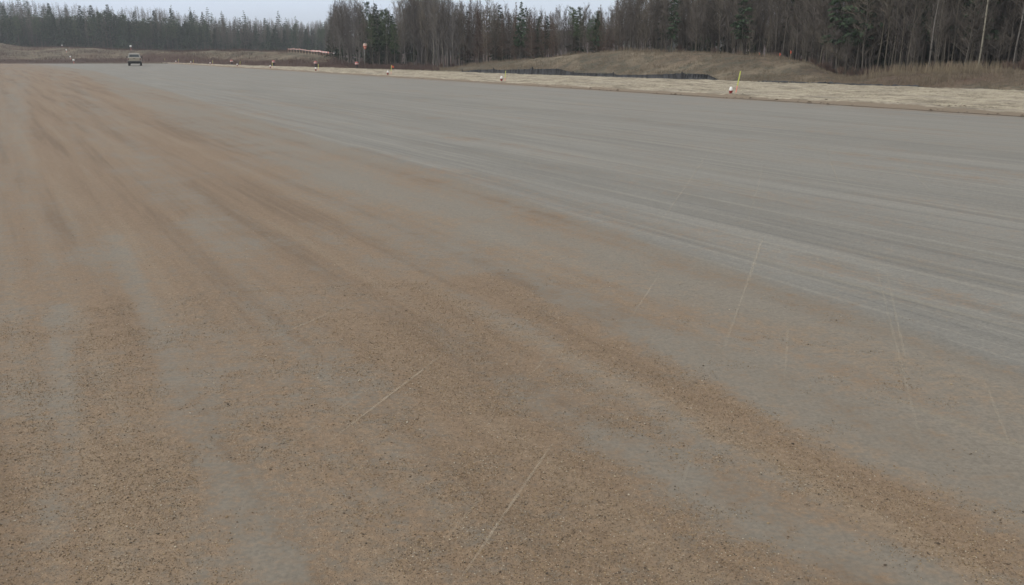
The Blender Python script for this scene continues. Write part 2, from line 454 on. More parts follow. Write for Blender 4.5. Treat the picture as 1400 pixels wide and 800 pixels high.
def seg_field(X, Y, tracks, r_end=0.0):
    out = np.zeros_like(X)
    for pts, w, val in tracks:
        best = np.full_like(X, 1e9)
        for a, b in zip(pts[:-1], pts[1:]):
            d = b - a; L = d @ d
            t = np.clip(((X - a[0]) * d[0] + (Y - a[1]) * d[1]) / L, 0, 1)
            q = np.hypot(X - a[0] - t * d[0], Y - a[1] - t * d[1])
            best = np.minimum(best, q)
        wob = .45 + 1.1 * fbm(X * .9, Y * .9, int(w * 100) + len(pts), 3)
        ww = w * wob
        val = val * (.1 + 1.6 * fbm(X * 1.5 + 9, Y * 1.5, 7 + len(pts), 4))
        out = np.maximum(out, val * np.exp(-np.maximum(best - ww * .45, 0) ** 2 / (ww * .75) ** 2))
    return out
GB = [gp(u, v) for u, v in [(2400, 880), (1400, 513), (1200, 438), (1000, 368), (900, 337), (700, 267), (560, 226), (400, 178), (250, 130), (130, 97), (60, 88)]]
def lane_side(X, Y):
    """signed distance to the line where the brown gravel gives way to the graded grey lane (+ = brown)"""
    P = np.array(GB); s = P @ NX; t = P @ AX
    o = np.argsort(t); ss = X * NX[0] + Y * NX[1]; tt = X * AX[0] + Y * AX[1]
    return np.interp(tt, t[o], s[o]) - ss
def gravel_attr(X, Y):
    d = lane_side(X, Y); tt = X * AX[0] + Y * AX[1]
    s = X * NX[0] + Y * NX[1]
    base = .05 + .27 * sm((d + .05) / .5) + .46 * sm((d - 1.2) / 2.2)
    base = base + .02 * sm((tt - 16) / 15) * sm((d - 1.5) / 3)
    near = np.exp(-((EDGE_S - s) / 1.6) ** 2)
    base = np.maximum(base, near * .75)
    g = base + seg_field(X, Y, GRAV) - seg_field(X, Y, BARE) * .55
    return np.clip(g, -.2, 1.25)
def tone_attr(X, Y):
    return np.clip(1.5 * seg_field(X, Y, DARK) + .35 * seg_field(X, Y, BARE), 0, 1)
def lane_attr(X, Y): return .2 + .8 * sm((.3 - lane_side(X, Y)) / .6)
def loose_attr(X, Y):
    r = np.hypot(X, Y)
    return np.clip(gravel_attr(X, Y) * 1.0 - .25, 0, 1) * np.clip(1.4 - r / 14, .25, 1)
def st_world(Sx, T): return Sx * NX[0] + T * AX[0], Sx * NX[1] + T * AX[1]
# far end of the graded surface
def runway_grid():
    t = [-12.0]
    while t[-1] < 215: t.append(t[-1] + max(.07, .011 * max(abs(t[-1]), 0)))
    sp = [0.5]
    while sp[-1] < EDGE_S + .25: sp.append(sp[-1] + max(.06, .012 * abs(sp[-1] - .5)))
    sn = [0.5]
    while sn[-1] > -40: sn.append(sn[-1] - max(.06, .03 * abs(sn[-1] - .5)))
    ss = np.array(sn[::-1][:-1] + sp)
    return grid('runway', ss, np.array(t), lambda X, Y: runway_h(X, Y), M['runway'], {'gravel': gravel_attr, 'tone': tone_attr, 'loose': loose_attr, 'lane': lane_attr}, True, st_world)
runway = runway_grid(); kind(runway, 'structure')
# end of the runway: everything farther than the crossing line drops under the turf
def clip_runway():
    me = runway.data; n = len(me.vertices); co = np.empty(n * 3, np.float32); me.vertices.foreach_get('co', co); co = co.reshape(-1, 3)
    u = 700 + FH * co[:, 0] / np.maximum(co[:, 1], 3)
    lim = np.where(u < 226, depth(87.0) + 1.5 * (fbm(co[:, 0] * .2, co[:, 1] * 0, 3) - .5), 400)
    co[:, 2] -= np.where(co[:, 1] > 60, .6 * sm((co[:, 1] - lim) / 4), 0)
    me.vertices.foreach_set('co', co.ravel()); me.update()
clip_runway()

# added pale ribbons on the gravel, imitating scratches and reflections on a windshield
def glass_streaks():
    t = NT('windshield_streak_pale'); p = t.pos()
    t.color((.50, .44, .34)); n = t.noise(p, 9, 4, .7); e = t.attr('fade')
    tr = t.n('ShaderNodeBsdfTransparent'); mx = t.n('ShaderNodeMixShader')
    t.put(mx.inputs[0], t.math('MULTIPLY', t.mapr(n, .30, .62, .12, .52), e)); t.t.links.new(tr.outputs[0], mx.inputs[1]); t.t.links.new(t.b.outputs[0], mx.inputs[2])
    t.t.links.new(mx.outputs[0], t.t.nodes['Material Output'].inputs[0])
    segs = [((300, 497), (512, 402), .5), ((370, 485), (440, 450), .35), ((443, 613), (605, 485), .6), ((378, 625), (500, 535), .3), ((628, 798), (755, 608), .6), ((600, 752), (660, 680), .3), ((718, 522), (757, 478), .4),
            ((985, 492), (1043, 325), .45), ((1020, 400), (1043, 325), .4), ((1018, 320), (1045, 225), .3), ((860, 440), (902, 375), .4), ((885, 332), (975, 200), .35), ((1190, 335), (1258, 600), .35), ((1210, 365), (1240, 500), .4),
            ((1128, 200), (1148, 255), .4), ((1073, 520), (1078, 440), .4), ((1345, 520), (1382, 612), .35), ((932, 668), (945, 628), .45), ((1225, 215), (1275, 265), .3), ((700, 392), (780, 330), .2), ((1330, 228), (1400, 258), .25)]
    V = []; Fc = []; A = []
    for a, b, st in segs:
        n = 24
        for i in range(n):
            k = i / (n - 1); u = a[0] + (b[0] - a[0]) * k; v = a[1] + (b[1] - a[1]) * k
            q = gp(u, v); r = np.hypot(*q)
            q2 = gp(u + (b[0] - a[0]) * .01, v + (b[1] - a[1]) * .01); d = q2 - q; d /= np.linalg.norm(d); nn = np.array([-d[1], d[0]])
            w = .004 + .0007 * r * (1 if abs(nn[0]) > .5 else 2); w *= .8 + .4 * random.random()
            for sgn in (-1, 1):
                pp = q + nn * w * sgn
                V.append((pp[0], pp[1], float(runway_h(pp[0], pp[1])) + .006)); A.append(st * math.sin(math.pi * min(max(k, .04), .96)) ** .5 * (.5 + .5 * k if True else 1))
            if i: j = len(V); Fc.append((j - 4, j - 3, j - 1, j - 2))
    me = mesh_np('windshield_streaks', np.array(V), np.array(Fc), [t.m])
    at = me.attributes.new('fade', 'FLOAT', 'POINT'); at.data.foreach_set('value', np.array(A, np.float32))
    kind(link('windshield_streaks', me), 'structure')
glass_streaks()

# loose stones in front of the camera
def gravel():
    t = NT('loose_stones'); c = t.attr('tint')
    t.color(t.ramp(c, [(0, (.05, .04, .03)), (.2, (.11, .08, .055)), (.6, (.18, .128, .078)), (.88, (.27, .20, .115)), (1, (.40, .36, .29))])); t.b.inputs['Roughness'].default_value = .8
    N = 420000
    # candidates over the near ground, thinned by the gravel field
    r = np.sqrt(RNG.uniform(2.2 ** 2, 12.5 ** 2, N)); r = np.where(RNG.random(N) < .6, RNG.uniform(2.4, 7.5, N), r)
    th = RNG.uniform(-.66, .66, N); X = r * np.sin(th); Y = r * np.cos(th)
    g = gravel_attr(X, Y) + 1.3 * (fbm(X * 1.6, Y * 1.6, 71) - .5) + 1.5 * (fbm(X * 5, Y * 7, 72) - .5)
    keep = RNG.random(N) < np.clip((g - .35) * 1.15, .012, 1) ** 1.3 * np.clip((12.5 - r) / 6.5, 0, 1) ** 1.2
    X = X[keep]; Y = Y[keep]; n = len(X)
    size = np.exp(RNG.normal(math.log(.0024), .38, n)); size = np.clip(size, .0014, .010)
    base = np.array([(1, 0, 0), (.1, 1, 0), (-1, .1, 0), (0, -1, .1), (.1, 0, 1), (0, .1, -1)], float)
    V = base[None] * (1 + .45 * (RNG.random((n, 6, 1)) - .5)) + .3 * (RNG.random((n, 6, 3)) - .5)
    V *= np.array([1, .8, .62])
    a = RNG.random(n) * 6.283; ca, sa = np.cos(a)[:, None], np.sin(a)[:, None]
    Vx = V[..., 0] * ca - V[..., 1] * sa; Vy = V[..., 0] * sa + V[..., 1] * ca
    V = np.stack([Vx, Vy, V[..., 2]], 2) * size[:, None, None]
    V[..., 0] += X[:, None]; V[..., 1] += Y[:, None]; V[..., 2] += (runway_h(X, Y) + size * .3)[:, None]
    fb = np.array([(0, 1, 4), (1, 2, 4), (2, 3, 4), (3, 0, 4), (1, 0, 5), (2, 1, 5), (3, 2, 5), (0, 3, 5)])
    Fc = (fb[None] + (np.arange(n) * 6)[:, None, None]).reshape(-1, 3)
    me = mesh_np('loose_gravel', V.reshape(-1, 3), Fc, [t.m])
    at = me.attributes.new('tint', 'FLOAT', 'POINT'); at.data.foreach_set('value', np.repeat(RNG.random(n), 6).astype(np.float32))
    print('stones', n)
    kind(link('loose_gravel', me), 'stuff', 'loose brown and tan gravel scattered over the near runway', 'gravel')
gravel()

# ------------------------------------------------------------------ vegetation
def norm(a): return a / np.maximum(np.linalg.norm(a, axis=-1, keepdims=True), 1e-9)

def sticks(P0, P1, r0, r1, sides=3):
    """straight tapered sticks from P0 to P1, as triangles"""
    n = len(P0); d = norm(P1 - P0)
    up = np.where(np.abs(d[:, 2:3]) > .9, np.array([[1., 0, 0]]), np.array([[0, 0, 1.]])); a = norm(np.cross(d, up)); b = np.cross(d, a)
    ang = np.arange(sides) * 2 * math.pi / sides
    ring = a[:, None] * np.cos(ang)[None, :, None] + b[:, None] * np.sin(ang)[None, :, None]
    V = np.concatenate([P0[:, None] + ring * r0[:, None, None], P1[:, None] + ring * r1[:, None, None]], 1)
    f = []
    for i in range(sides):
        j = (i + 1) % sides; f += [(i, j, sides + j), (i, sides + j, sides + i)]
    F_ = (np.array(f)[None] + (np.arange(n) * 2 * sides)[:, None, None]).reshape(-1, 3)
    return V.reshape(-1, 3), F_

def cat(parts):
    V = []; Fs = []; b = 0
    for v, f in parts: V.append(v); Fs.append(f + b); b += len(v)
    return np.concatenate(V), np.concatenate(Fs)

def trunk_path(h, rng, lean=.03, n=9, fork=0):
    z = np.linspace(0, h, n); x = np.cumsum(rng.normal(0, .007 * h, n)) * .6 + z * rng.normal(0, lean * .6); y = np.cumsum(rng.normal(0, .007 * h, n)) * .6 + z * rng.normal(0, lean)
    x -= x[0]; y -= y[0]
    return np.stack([x, y, z], 1)

def path_at(P, k):
    """P (n,3), k in 0..1"""
    n = len(P) - 1; q = np.clip(k * n, 0, n - 1e-6); i = q.astype(int); f = (q - i)[:, None]
    return P[i] * (1 - f) + P[i + 1] * f

def tube_np(P, r, sides=6):
    return sticks(P[:-1], P[1:], r[:-1], r[1:], sides)

def bare_tree(h, seed, low=.14, nb=66, spread=.17, up=.75, sub=6, ter=3, r=.0055, forks=2, thick=1.0):
    """returns (trunk, crown) of a leafless poplar or birch"""
    rng = np.random.default_rng(seed)
    P = trunk_path(h, rng); R = h * r * (1 - np.linspace(0, 1, len(P))) ** .8 + .012
    tr = [tube_np(P, R)]
    # a few strong limbs belong to the trunk
    limbs = [P]
    for i in range(forks):
        k = rng.uniform(.35, .7); b = path_at(P, np.array([k]))[0]; a = rng.uniform(0, 6.28); L = h * rng.uniform(.22, .38)
        zz = np.linspace(0, 1, 5); out = np.array([math.cos(a), math.sin(a), 0])
        Q = b + out * (zz ** .7)[:, None] * L * .35 + np.array([0, 0, 1]) * (zz[:, None] * L * .95) + rng.normal(0, .02 * L, (5, 3)) * (zz[:, None])
        tr.append(tube_np(Q, h * r * .55 * (1 - k * .6) * (1 - zz) ** .8 + .01, 5)); limbs.append(Q)
    # branches
    per = [nb] + [max(6, nb // 4)] * forks
    B0 = []; B1 = []; L_ = []
    for Q, m in zip(limbs, per):
        k = rng.uniform(low if Q is P else .1, 1.0, m) ** .85
        b = path_at(Q, k); a = rng.uniform(0, 6.28, m)
        zrel = b[:, 2] / h
        L = h * spread * (1.15 - zrel) * rng.uniform(.5, 1.25, m) + .35
        el = up + rng.normal(0, .14, m) + .25 * (zrel - .5)
        d = np.stack([np.cos(a) * np.cos(el), np.sin(a) * np.cos(el), np.sin(el)], 1)
        B0.append(b); B1.append(b + d * L[:, None]); L_.append(L)
    B0 = np.concatenate(B0); B1 = np.concatenate(B1); L = np.concatenate(L_)
    mid = (B0 + B1) / 2 + rng.normal(0, .05, B0.shape) * L[:, None]; tip = B1 + np.array([0, 0, 1.]) * (L * .12)[:, None]
    rb = (.008 + .006 * L) * thick
    cr = [sticks(B0, mid, rb, rb * .7), sticks(mid, tip, rb * .7, rb * .3)]
    # twigs
    def twigs(b0, b1, LL, m, f, rr):
        n = len(b0); k = rng.uniform(.2, 1, (n, m, 1)); p = b0[:, None] * (1 - k) + b1[:, None] * k
        d = norm(b1 - b0)[:, None] * .8 + rng.normal(0, .42, (n, m, 3)) + np.array([0, 0, .35]); d = norm(d)
        l = LL[:, None] * f * rng.uniform(.5, 1.2, (n, m)); q = p + d * l[..., None]
        p = p.reshape(-1, 3); q = q.reshape(-1, 3); l = l.reshape(-1)
        w = np.full(len(p), rr) * thick
        return p, q, l, sticks(p, q, w, w * .5)
    p, q, l, m1 = twigs(mid, tip, L, sub // 2, .45, .0075); p2, q2, l2, m2 = twigs(B0, mid, L, sub - sub // 2, .42, .0075)
    cr += [m1, m2]
    if ter:
        p3, q3, l3, m3 = twigs(np.concatenate([p, p2]), np.concatenate([q, q2]), np.concatenate([l, l2]), ter, .6, .0055)
        cr.append(m3)
    return cat(tr), cat(cr)

def conifer(h, seed, width=.17, levels=26, per=9, clump=5, low=.1, irregular=.25, droop=.25, leafy=1.0, bare_low=0.0):
    """spruce: drooping boughs carrying clumps of needles"""
    rng = np.random.default_rng(seed)
    P = trunk_path(h, rng, .012); R = h * .008 * (1 - np.linspace(0, 1, len(P))) + .012
    tr = tube_np(P, R, 6)
    z = np.repeat(np.linspace(low, .985, levels), per) + rng.normal(0, .01, levels * per); z = np.clip(z, .02, .99)
    n = len(z); b = path_at(P, z); a = rng.uniform(0, 6.28, n)
    prof = (1 - z) ** .85 * (1 - .35 * np.exp(-((z - low) / .08) ** 2))
    L = h * width * prof * (1 + irregular * rng.normal(0, 1, n) * .8 + .25 * np.sin(a * 2 + z * 23 + seed)) + .10; L = np.maximum(L, .08)
    el = -droop + .65 * z ** 2 + rng.normal(0, .1, n)
    d = np.stack([np.cos(a) * np.cos(el), np.sin(a) * np.cos(el), np.sin(el)], 1)
    tip = b + d * L[:, None]
    st = sticks(b, tip, .012 + .004 * L, .006 + 0 * L)
    if leafy <= 0: return tr, st
    # needle clumps: small three sided drooping blades along each bough
    k = np.concatenate([np.linspace(.3, 1, clump)[None]] * n, 0)[..., None] + rng.normal(0, .06, (n, clump, 1))
    p = b[:, None] * (1 - k) + tip[:, None] * k
    side = norm(np.cross(d, [0, 0, 1.]))[:, None]
    size = (L[:, None, None] * .42 + .10) * rng.uniform(.6, 1.2, (n, clump, 1)) * leafy
    out = []
    for sg in (-1, 1):
        dirn = norm(d[:, None] * .75 + side * sg * rng.uniform(.3, 1.1, (n, clump, 1)) + np.array([0, 0, -.25]) + rng.normal(0, .15, (n, clump, 3)))
        q = p + dirn * size; w = np.array([0, 0, 1.]) * size * .24 + rng.normal(0, .03, (n, clump, 3)); mid = (p + q) / 2
        A = np.stack([p, mid + w, q, mid - w * 1.2 + side * size * .18], 2).reshape(-1, 4, 3)
        m = len(A); f = np.array([(0, 1, 2), (0, 2, 3), (0, 3, 1), (1, 3, 2)])
        out.append((A.reshape(-1, 3), (f[None] + (np.arange(m) * 4)[:, None, None]).reshape(-1, 3)))
    return tr, cat([st] + out)

def pine(h, seed):
    """pine: bare lower trunk, rounded ragged crown of needle tufts"""
    rng = np.random.default_rng(seed)
    P = trunk_path(h, rng, .02); tr = tube_np(P, h * .009 * (1 - np.linspace(0, 1, len(P))) + .015, 6)
    n = 70; z = rng.uniform(.35, 1, n) ** .8; b = path_at(P, z); a = rng.uniform(0, 6.28, n)
    L = h * .19 * np.sqrt(np.clip(1.06 - z, .02, 1)) * rng.uniform(.5, 1.2, n) + .2; el = rng.normal(.3, .2, n)
    d = np.stack([np.cos(a) * np.cos(el), np.sin(a) * np.cos(el), np.sin(el)], 1); tip = b + d * L[:, None]
    st = sticks(b, tip, .012 + .006 * L, .006 + 0 * L)
    m = 16; k = rng.uniform(.35, 1.05, (n, m, 1)); p = (b[:, None] * (1 - k) + tip[:, None] * k + rng.normal(0, .11, (n, m, 3)) * L[:, None, None]).reshape(-1, 3)
    dr = norm(rng.normal(0, 1, p.shape) + np.array([0, 0, .5])); s = rng.uniform(.12, .30, (len(p), 1)); q = p + dr * s
    w = norm(np.cross(dr, rng.normal(0, 1, p.shape))) * s * .28; w2 = np.cross(norm(w), dr) * s * .28; mid = (p + q) / 2
    A = np.stack([p, mid + w, q, mid + w2], 1); f = np.array([(0, 1, 2), (0, 2, 3), (0, 3, 1), (1, 3, 2)])
    return tr, cat([st, (A.reshape(-1, 3), (f[None] + (np.arange(len(A)) * 4)[:, None, None]).reshape(-1, 3))])

def far_bare(h, seed):
    rng = np.random.default_rng(seed); P = trunk_path(h, rng, .02, 4)
    t = tube_np(P, h * .009 * (1 - np.linspace(0, 1, 4)) + .02, 3)
    n = 34; k = rng.uniform(.3, 1, n); b = path_at(P, k); a = rng.uniform(0, 6.28, n); L = h * .2 * (1.2 - k) * rng.uniform(.5, 1.2, n) + .3; el = rng.normal(.85, .2, n)
    d = np.stack([np.cos(a) * np.cos(el), np.sin(a) * np.cos(el), np.sin(el)], 1); tip = b + d * L[:, None]
    m = 3; kk = rng.uniform(.3, 1, (n, m, 1)); p = (b[:, None] * (1 - kk) + tip[:, None] * kk); dd = norm(d[:, None] + rng.normal(0, .45, (n, m, 3))); q = p + dd * (L[:, None, None] * .5)
    return t, cat([sticks(b, tip, 0 * L + .022, 0 * L + .01), sticks(p.reshape(-1, 3), q.reshape(-1, 3), np.full(n * m, .016), np.full(n * m, .008))])

# near kinds, each variant = (trunk mesh, crown mesh, built height)
def variants(name, fn, hs, tm, cm):
    out = []
    for i, (h, sd) in enumerate(hs):
        tr, cr = fn(h, sd)
        out.append((mesh_np(name + '_trunk', *tr, [tm], True), mesh_np(name + '_crown', *cr, [cm]), h, tr, cr))
    return out
V_POP = variants('bare_tree', lambda h, s: bare_tree(h, s), [(9, 1), (9, 2), (9, 3), (9, 4), (9, 5), (9, 6)], M['bark'], M['twig'])
M['pale_twig'] = mat_bark('pale_grey_twigs', (.17, .157, .145), (.26, .24, .222), gain=.68)
V_PAL = variants('bare_tree', lambda h, s: bare_tree(h, s), [(9, 11), (9, 12), (9, 13), (9, 14)], M['pale_twig'], M['pale_twig'])
V_THIN = variants('bare_tree', lambda h, s: bare_tree(h, s, low=.18, nb=50, spread=.125, up=.95, r=.0042, forks=1), [(9, 21), (9, 22), (9, 23), (9, 24)], M['bark'], M['twig'])
V_BIR = variants('birch_tree', lambda h, s: bare_tree(h, s, low=.3, nb=40, spread=.15, up=.7, r=.0036, forks=2), [(9, 31), (9, 32)], M['birch'], M['twig'])
V_LAR = variants('larch_tree', lambda h, s: conifer_bare(h, s), [(8, 41), (8, 42), (8, 43)], M['bark'], M['redtwig']) if False else None
def larch(h, s):
    tr, cr = conifer(h, s, width=.13, levels=34, per=7, low=.15, irregular=.3, droop=-.15, leafy=0)
    rng = np.random.default_rng(s + 500)
    # short spurs along every bough
    v = cr[0].reshape(-1, 6, 3); p0 = v[:, :3].mean(1); p1 = v[:, 3:].mean(1); n = len(p0); m = 6
    k = rng.uniform(.15, 1, (n, m, 1)); p = p0[:, None] * (1 - k) + p1[:, None] * k; L = np.linalg.norm(p1 - p0, axis=1)
    d = norm(norm(p1 - p0)[:, None] * .7 + rng.normal(0, .45, (n, m, 3))); q = p + d * (L[:, None, None] * .38 + .05)
    w = np.full(n * m, .007)
    return tr, cat([cr, sticks(p.reshape(-1, 3), q.reshape(-1, 3), w, w * .5)])
V_LAR = variants('larch_tree', larch, [(8, 41), (8, 42), (8, 43)], M['bark'], M['redtwig'])
V_SPR = variants('spruce_tree', lambda h, s: conifer(h, s, low=.08), [(9, 51), (9, 52), (9, 53), (9, 54)], M['bark'], M['needle'])
V_SPN = variants('spruce_tree', lambda h, s: conifer(h, s, width=.10, low=.3, levels=22, per=6, clump=4, irregular=.55), [(9, 61), (9, 62), (9, 63), (9, 64)], M['bark'], M['needle'])
V_PIN = variants('pine_tree', pine, [(9, 71), (9, 72), (9, 73)], M['bark'], M['pine'])

def place(name, var, x, y, h, label, cat_, group, rnd=random, lean=None, wide=1.0, parts=True, z=None):
    tm, cm, h0, _, _ = var
    z = float(terrain_h(x, y)) - .08 if z is None else z
    s = h / h0
    e = empty(name, (x, y, z), rnd.uniform(0, 6.28))
    sw = s * rnd.uniform(.85, 1.15) * wide; e.scale = (sw, sw, s)
    if lean: e.rotation_euler = (lean[0], lean[1], e.rotation_euler[2])
    else: e.rotation_euler = (rnd.gauss(0, .02), rnd.gauss(0, .02), e.rotation_euler[2])
    link('trunk', tm, e); link('crown', cm, e)
    tag(e, label, cat_, group)
    return e

# skyline of the woods as photo rows, turned into tree heights at each distance
VTOP = [(-300, 12), (0, 24), (30, 22), (75, 20), (120, 22), (150, 18), (170, 22), (200, 26), (255, 27), (300, 32), (380, 33), (445, 35),
        (452, 20), (458, 6), (475, 3), (492, 5), (500, 12), (520, 12), (540, 24), (547, 8), (560, -12), (600, -12), (620, 3), (650, 8), (690, 10), (720, 12), (740, 16), (790, 17), (830, 16), (845, -5), (870, -18), (960, -22), (1050, -50), (1400, -90), (2300, -120)]
def height_at(u, D, z, dv=0.0):
    return EYE + D * (HOR - (float(interp(u, VTOP)) + dv)) / FH - z

def pt(u, D): return (u - 700) / FH * D, D
rt = random.Random(5)

# ---- right wood, front rows: every tree by itself
def right_label(sp, u):
    where = ('at the left end of the near wood behind the wind sock' if u < 545 else 'in the wood left of the grassy mound' if u < 640 else
             'in the row behind the low end of the grassy mound' if u < 845 else 'in the wood behind the top of the grassy mound' if u < 1130 else 'in the tall wood at the right behind rough grass')
    return {'pale': 'pale grey leafless aspen ', 'pop': 'leafless grey poplar ', 'thin': 'slender leafless grey tree ', 'birch': 'pale barked leafless birch ', 'larch': 'leafless reddish brown larch ', 'spruce': 'dark green spruce ', 'pine': 'dull green pine '}[sp] + where
NAMES = {'pale': ('bare_tree', V_PAL, 'tree'), 'pop': ('bare_tree', V_POP, 'tree'), 'thin': ('bare_tree', V_THIN, 'tree'), 'birch': ('birch_tree', V_BIR, 'tree'), 'larch': ('larch_tree', V_LAR, 'tree'),
         'spruce': ('spruce_tree', V_SPN, 'tree'), 'pine': ('pine_tree', V_PIN, 'tree')}
def add_tree(sp, u, D, dv=None, label=None, group='same', **kw):
    x, y = pt(u, D); z = float(terrain_h(x, y)) - .08
    dv = rt.uniform(-6, 14) if dv is None else dv
    h = max(3.0, height_at(u, D, z, dv))
    h = min(h, 15.0)
    nm, vs, c = NAMES[sp]
    lab = label or right_label(sp, u)
    return place(nm, rt.choice(vs), x, y, h, lab, c, (lab if group == 'same' else group), rt, z=z, **kw)

def species(u):
    r = rt.random()
    if u < 500: return 'pale' if r < .75 else 'thin'
    if u < 545: return 'thin' if r < .5 else 'pine' if r < .85 else 'spruce'
    if u < 625: return 'pale' if r < .7 else 'thin'
    if u < 735: return 'larch' if r < .4 else 'thin' if r < .80 else 'spruce' if r < .87 else 'pop'
    if u < 845: return 'thin' if r < .4 else 'pine' if r < .52 else 'larch' if r < .93 else 'spruce'
    if u < 1130: return 'pop' if r < .42 else 'thin' if r < .95 else 'spruce'
    return 'pop' if r < .5 else 'thin' if r < .90 else 'spruce'
cnt = {}
for row, (dd, step) in enumerate([(0, 8.4), (2.2, 8.6), (5.0, 9.2)]):
    u = 450 + row * 3.0
    while u < 1440:
        D = float(interp(u, DF)) + dd + rt.uniform(0, 2.2)
        sp = species(u)
        add_tree(sp, u, D); cnt[sp] = cnt.get(sp, 0) + 1
        u += step * rt.uniform(.6, 1.4) * (1.25 if u > 1000 else 1)
print('front trees', cnt)
# trees one can point at
add_tree('birch', 597, 104.5, 14, 'white stemmed birch standing between the wind sock and the grassy mound', None)
add_tree('birch', 1272, 57.2, -70, 'pale forked tree in front of dark spruces, leftmost of the three pale trees at right', None)
add_tree('birch', 1340, 56.2, -80, 'pale tree with level side branches, middle one of the three pale trees at right', None)
add_tree('birch', 1388, 55.0, -80, 'pale yellowish trunk nearest the right border of the wood, reaching the rough grass', None)
add_tree('thin', 664, 97, 5, 'thin tree with a straight tan trunk behind the low end of the grassy mound', None)
add_tree('spruce', 497, 121, 1, 'pointed dark spruce topping the trees behind the wind sock', None)
for u_, D_ in ((1318, 64), (1292, 63), (1352, 66), (1245, 66), (1376, 64), (1405, 62), (1265, 70), (1334, 70)):
    e = add_tree('spruce', u_, D_, -40, wide=1.7)
# saplings filling the edge of the wood
for i in range(70):
    u = rt.uniform(860, 1435); D = float(interp(u, DF)) + rt.uniform(-1.2, 4.5); x, y = pt(u, D)
    lab = 'short bare sapling with fine side twigs along the edge of the tall wood'
    place('bare_sapling', rt.choice(V_POP + V_THIN), x, y, rt.uniform(2.6, 5.8), lab, 'tree', lab, rt, wide=1.5)
# low leaning bare trunk
e = add_tree('thin', 1183, 61.5, 70, 'low pale bare trunk leaning far to the right at the foot of the wood', None, lean=(0, .95, 0))

# ---- far left wood, front rows
sp_cnt = 0
for row, (dd, step) in enumerate([(0, 3.9), (4, 4.2)]):
    u = -45 + row * 2.1
    while u < 449:
        D = float(interp(min(u, 440), DF)) + dd + rt.uniform(0, 4)
        r = rt.random(); x, y = pt(u, D); z = float(terrain_h(x, y)) - .08
        green = .8 if u < 300 else .35
        spike = rt.random() < .09 and u < 330
        dv = -9 + rt.uniform(-4, 4) if spike else rt.uniform(1, 8)
        h = max(4, height_at(u, D, z, dv))
        if r < green: var = rt.choice(V_SPR + V_SPN + V_PIN if not spike else V_SPN); nm = 'pine_tree' if var in V_PIN else 'spruce_tree'; lab = 'dark evergreen in the far wood beyond the end of the runway'
        else: var = rt.choice(V_THIN); nm = 'bare_tree'; lab = 'leafless grey tree in the far wood beyond the end of the runway'
        place(nm, var, x, y, h, lab, 'tree', lab, rt, z=z); sp_cnt += 1
        u += step * rt.uniform(.5, 1.5)
print('left trees', sp_cnt)

# ---- the mass of the woods behind the front rows
def mass(name, pts, libs, label, mats):
    """pts: list of (x, y, z, h, lib index); libs: list of lists of (V, F, midx)"""
    Vs = []; Fs = []; Ms = []; b = 0
    for x, y, z, h, li in pts:
        V, F_, mi, h0 = rt.choice(libs[li]); s = h / h0; a = rt.uniform(0, 6.28); c, sn = math.cos(a) * s, math.sin(a) * s
        W = np.empty_like(V); W[:, 0] = V[:, 0] * c - V[:, 1] * sn + x; W[:, 1] = V[:, 0] * sn + V[:, 1] * c + y; W[:, 2] = V[:, 2] * s + z
        Vs.append(W); Fs.append(F_ + b); Ms.append(mi); b += len(V)
    me = mesh_np(name, np.concatenate(Vs), np.concatenate(Fs), mats, False, np.concatenate(Ms))
    kind(link(name, me), 'stuff', label, 'woodland'); print(name, len(pts), b)
def lib(gen, n, mi_t, mi_c, h=9.0):
    out = []
    for i in range(n):
        t_, c_ = gen(h, 900 + i * 7 + mi_c); V, F_ = cat([t_, c_]); out.append((V, F_, np.concatenate([np.full(len(t_[1]), mi_t), np.full(len(c_[1]), mi_c)]), h))
    return out
MATS = [M['bark'], M['twig'], M['needle'], M['pine'], M['redtwig']]
L_MB = lib(lambda h, s: bare_tree(h, s, nb=30, sub=4, ter=1, thick=1.5, forks=1, low=.15, spread=.14), 6, 0, 1)
L_MS = lib(lambda h, s: conifer(h, s, width=.12, levels=18, per=6, clump=3, low=.12, leafy=1.2, irregular=.4), 5, 0, 2)
L_FB = lib(far_bare, 6, 0, 1)
L_FS = lib(lambda h, s: conifer(h, s, width=.15, levels=12, per=6, clump=2, low=.1, leafy=1.4), 5, 0, 2)
L_FP = lib(lambda h, s: conifer(h, s, width=.12, levels=12, per=6, clump=2, low=.3, leafy=1.4), 4, 0, 3)
pts = []
for i in range(1000):
    u = rt.uniform(446, 1750); D = float(interp(max(u, 453), DF)) + 7 + 34 * rt.random() ** 1.3
    if 452 > u: D += 6
    x, y = pt(u, D); z = float(terrain_h(x, y)) - .1
    dv = rt.uniform(0, 26) if u < 860 else rt.uniform(-4, 30)
    h = min(max(3, height_at(u, D, z, dv)), 17)
    spr = .12 if u < 500 else .3 if u < 545 else   .04 if u < 630 else .08 if u < 850 else .06 if u < 1180 else .30
    pts.append((x, y, z, h, 1 if rt.random() < spr else 0))
for i in range(520):      # low growth under the taller trees
    u = rt.uniform(460, 1500); D = float(interp(u, DF)) + 3 + 22 * rt.random(); x, y = pt(u, D)
    pts.append((x, y, float(terrain_h(x, y)) - .1, rt.uniform(2.2, 4.8), 0))
for i in range(260):      # flanks outside the frame, for other viewpoints
    u = rt.uniform(1440, 2400); D = float(interp(u, DF)) + rt.uniform(0, 25); x, y = pt(u, D)
    pts.append((x, y, float(terrain_h(x, y)) - .1, rt.uniform(8, 13), 1 if rt.random() < .3 else 0))
mass('near_woodland', pts, [L_MB, L_MS], 'dense leafless wood with scattered spruces behind the front row of trees', MATS)
pts = []
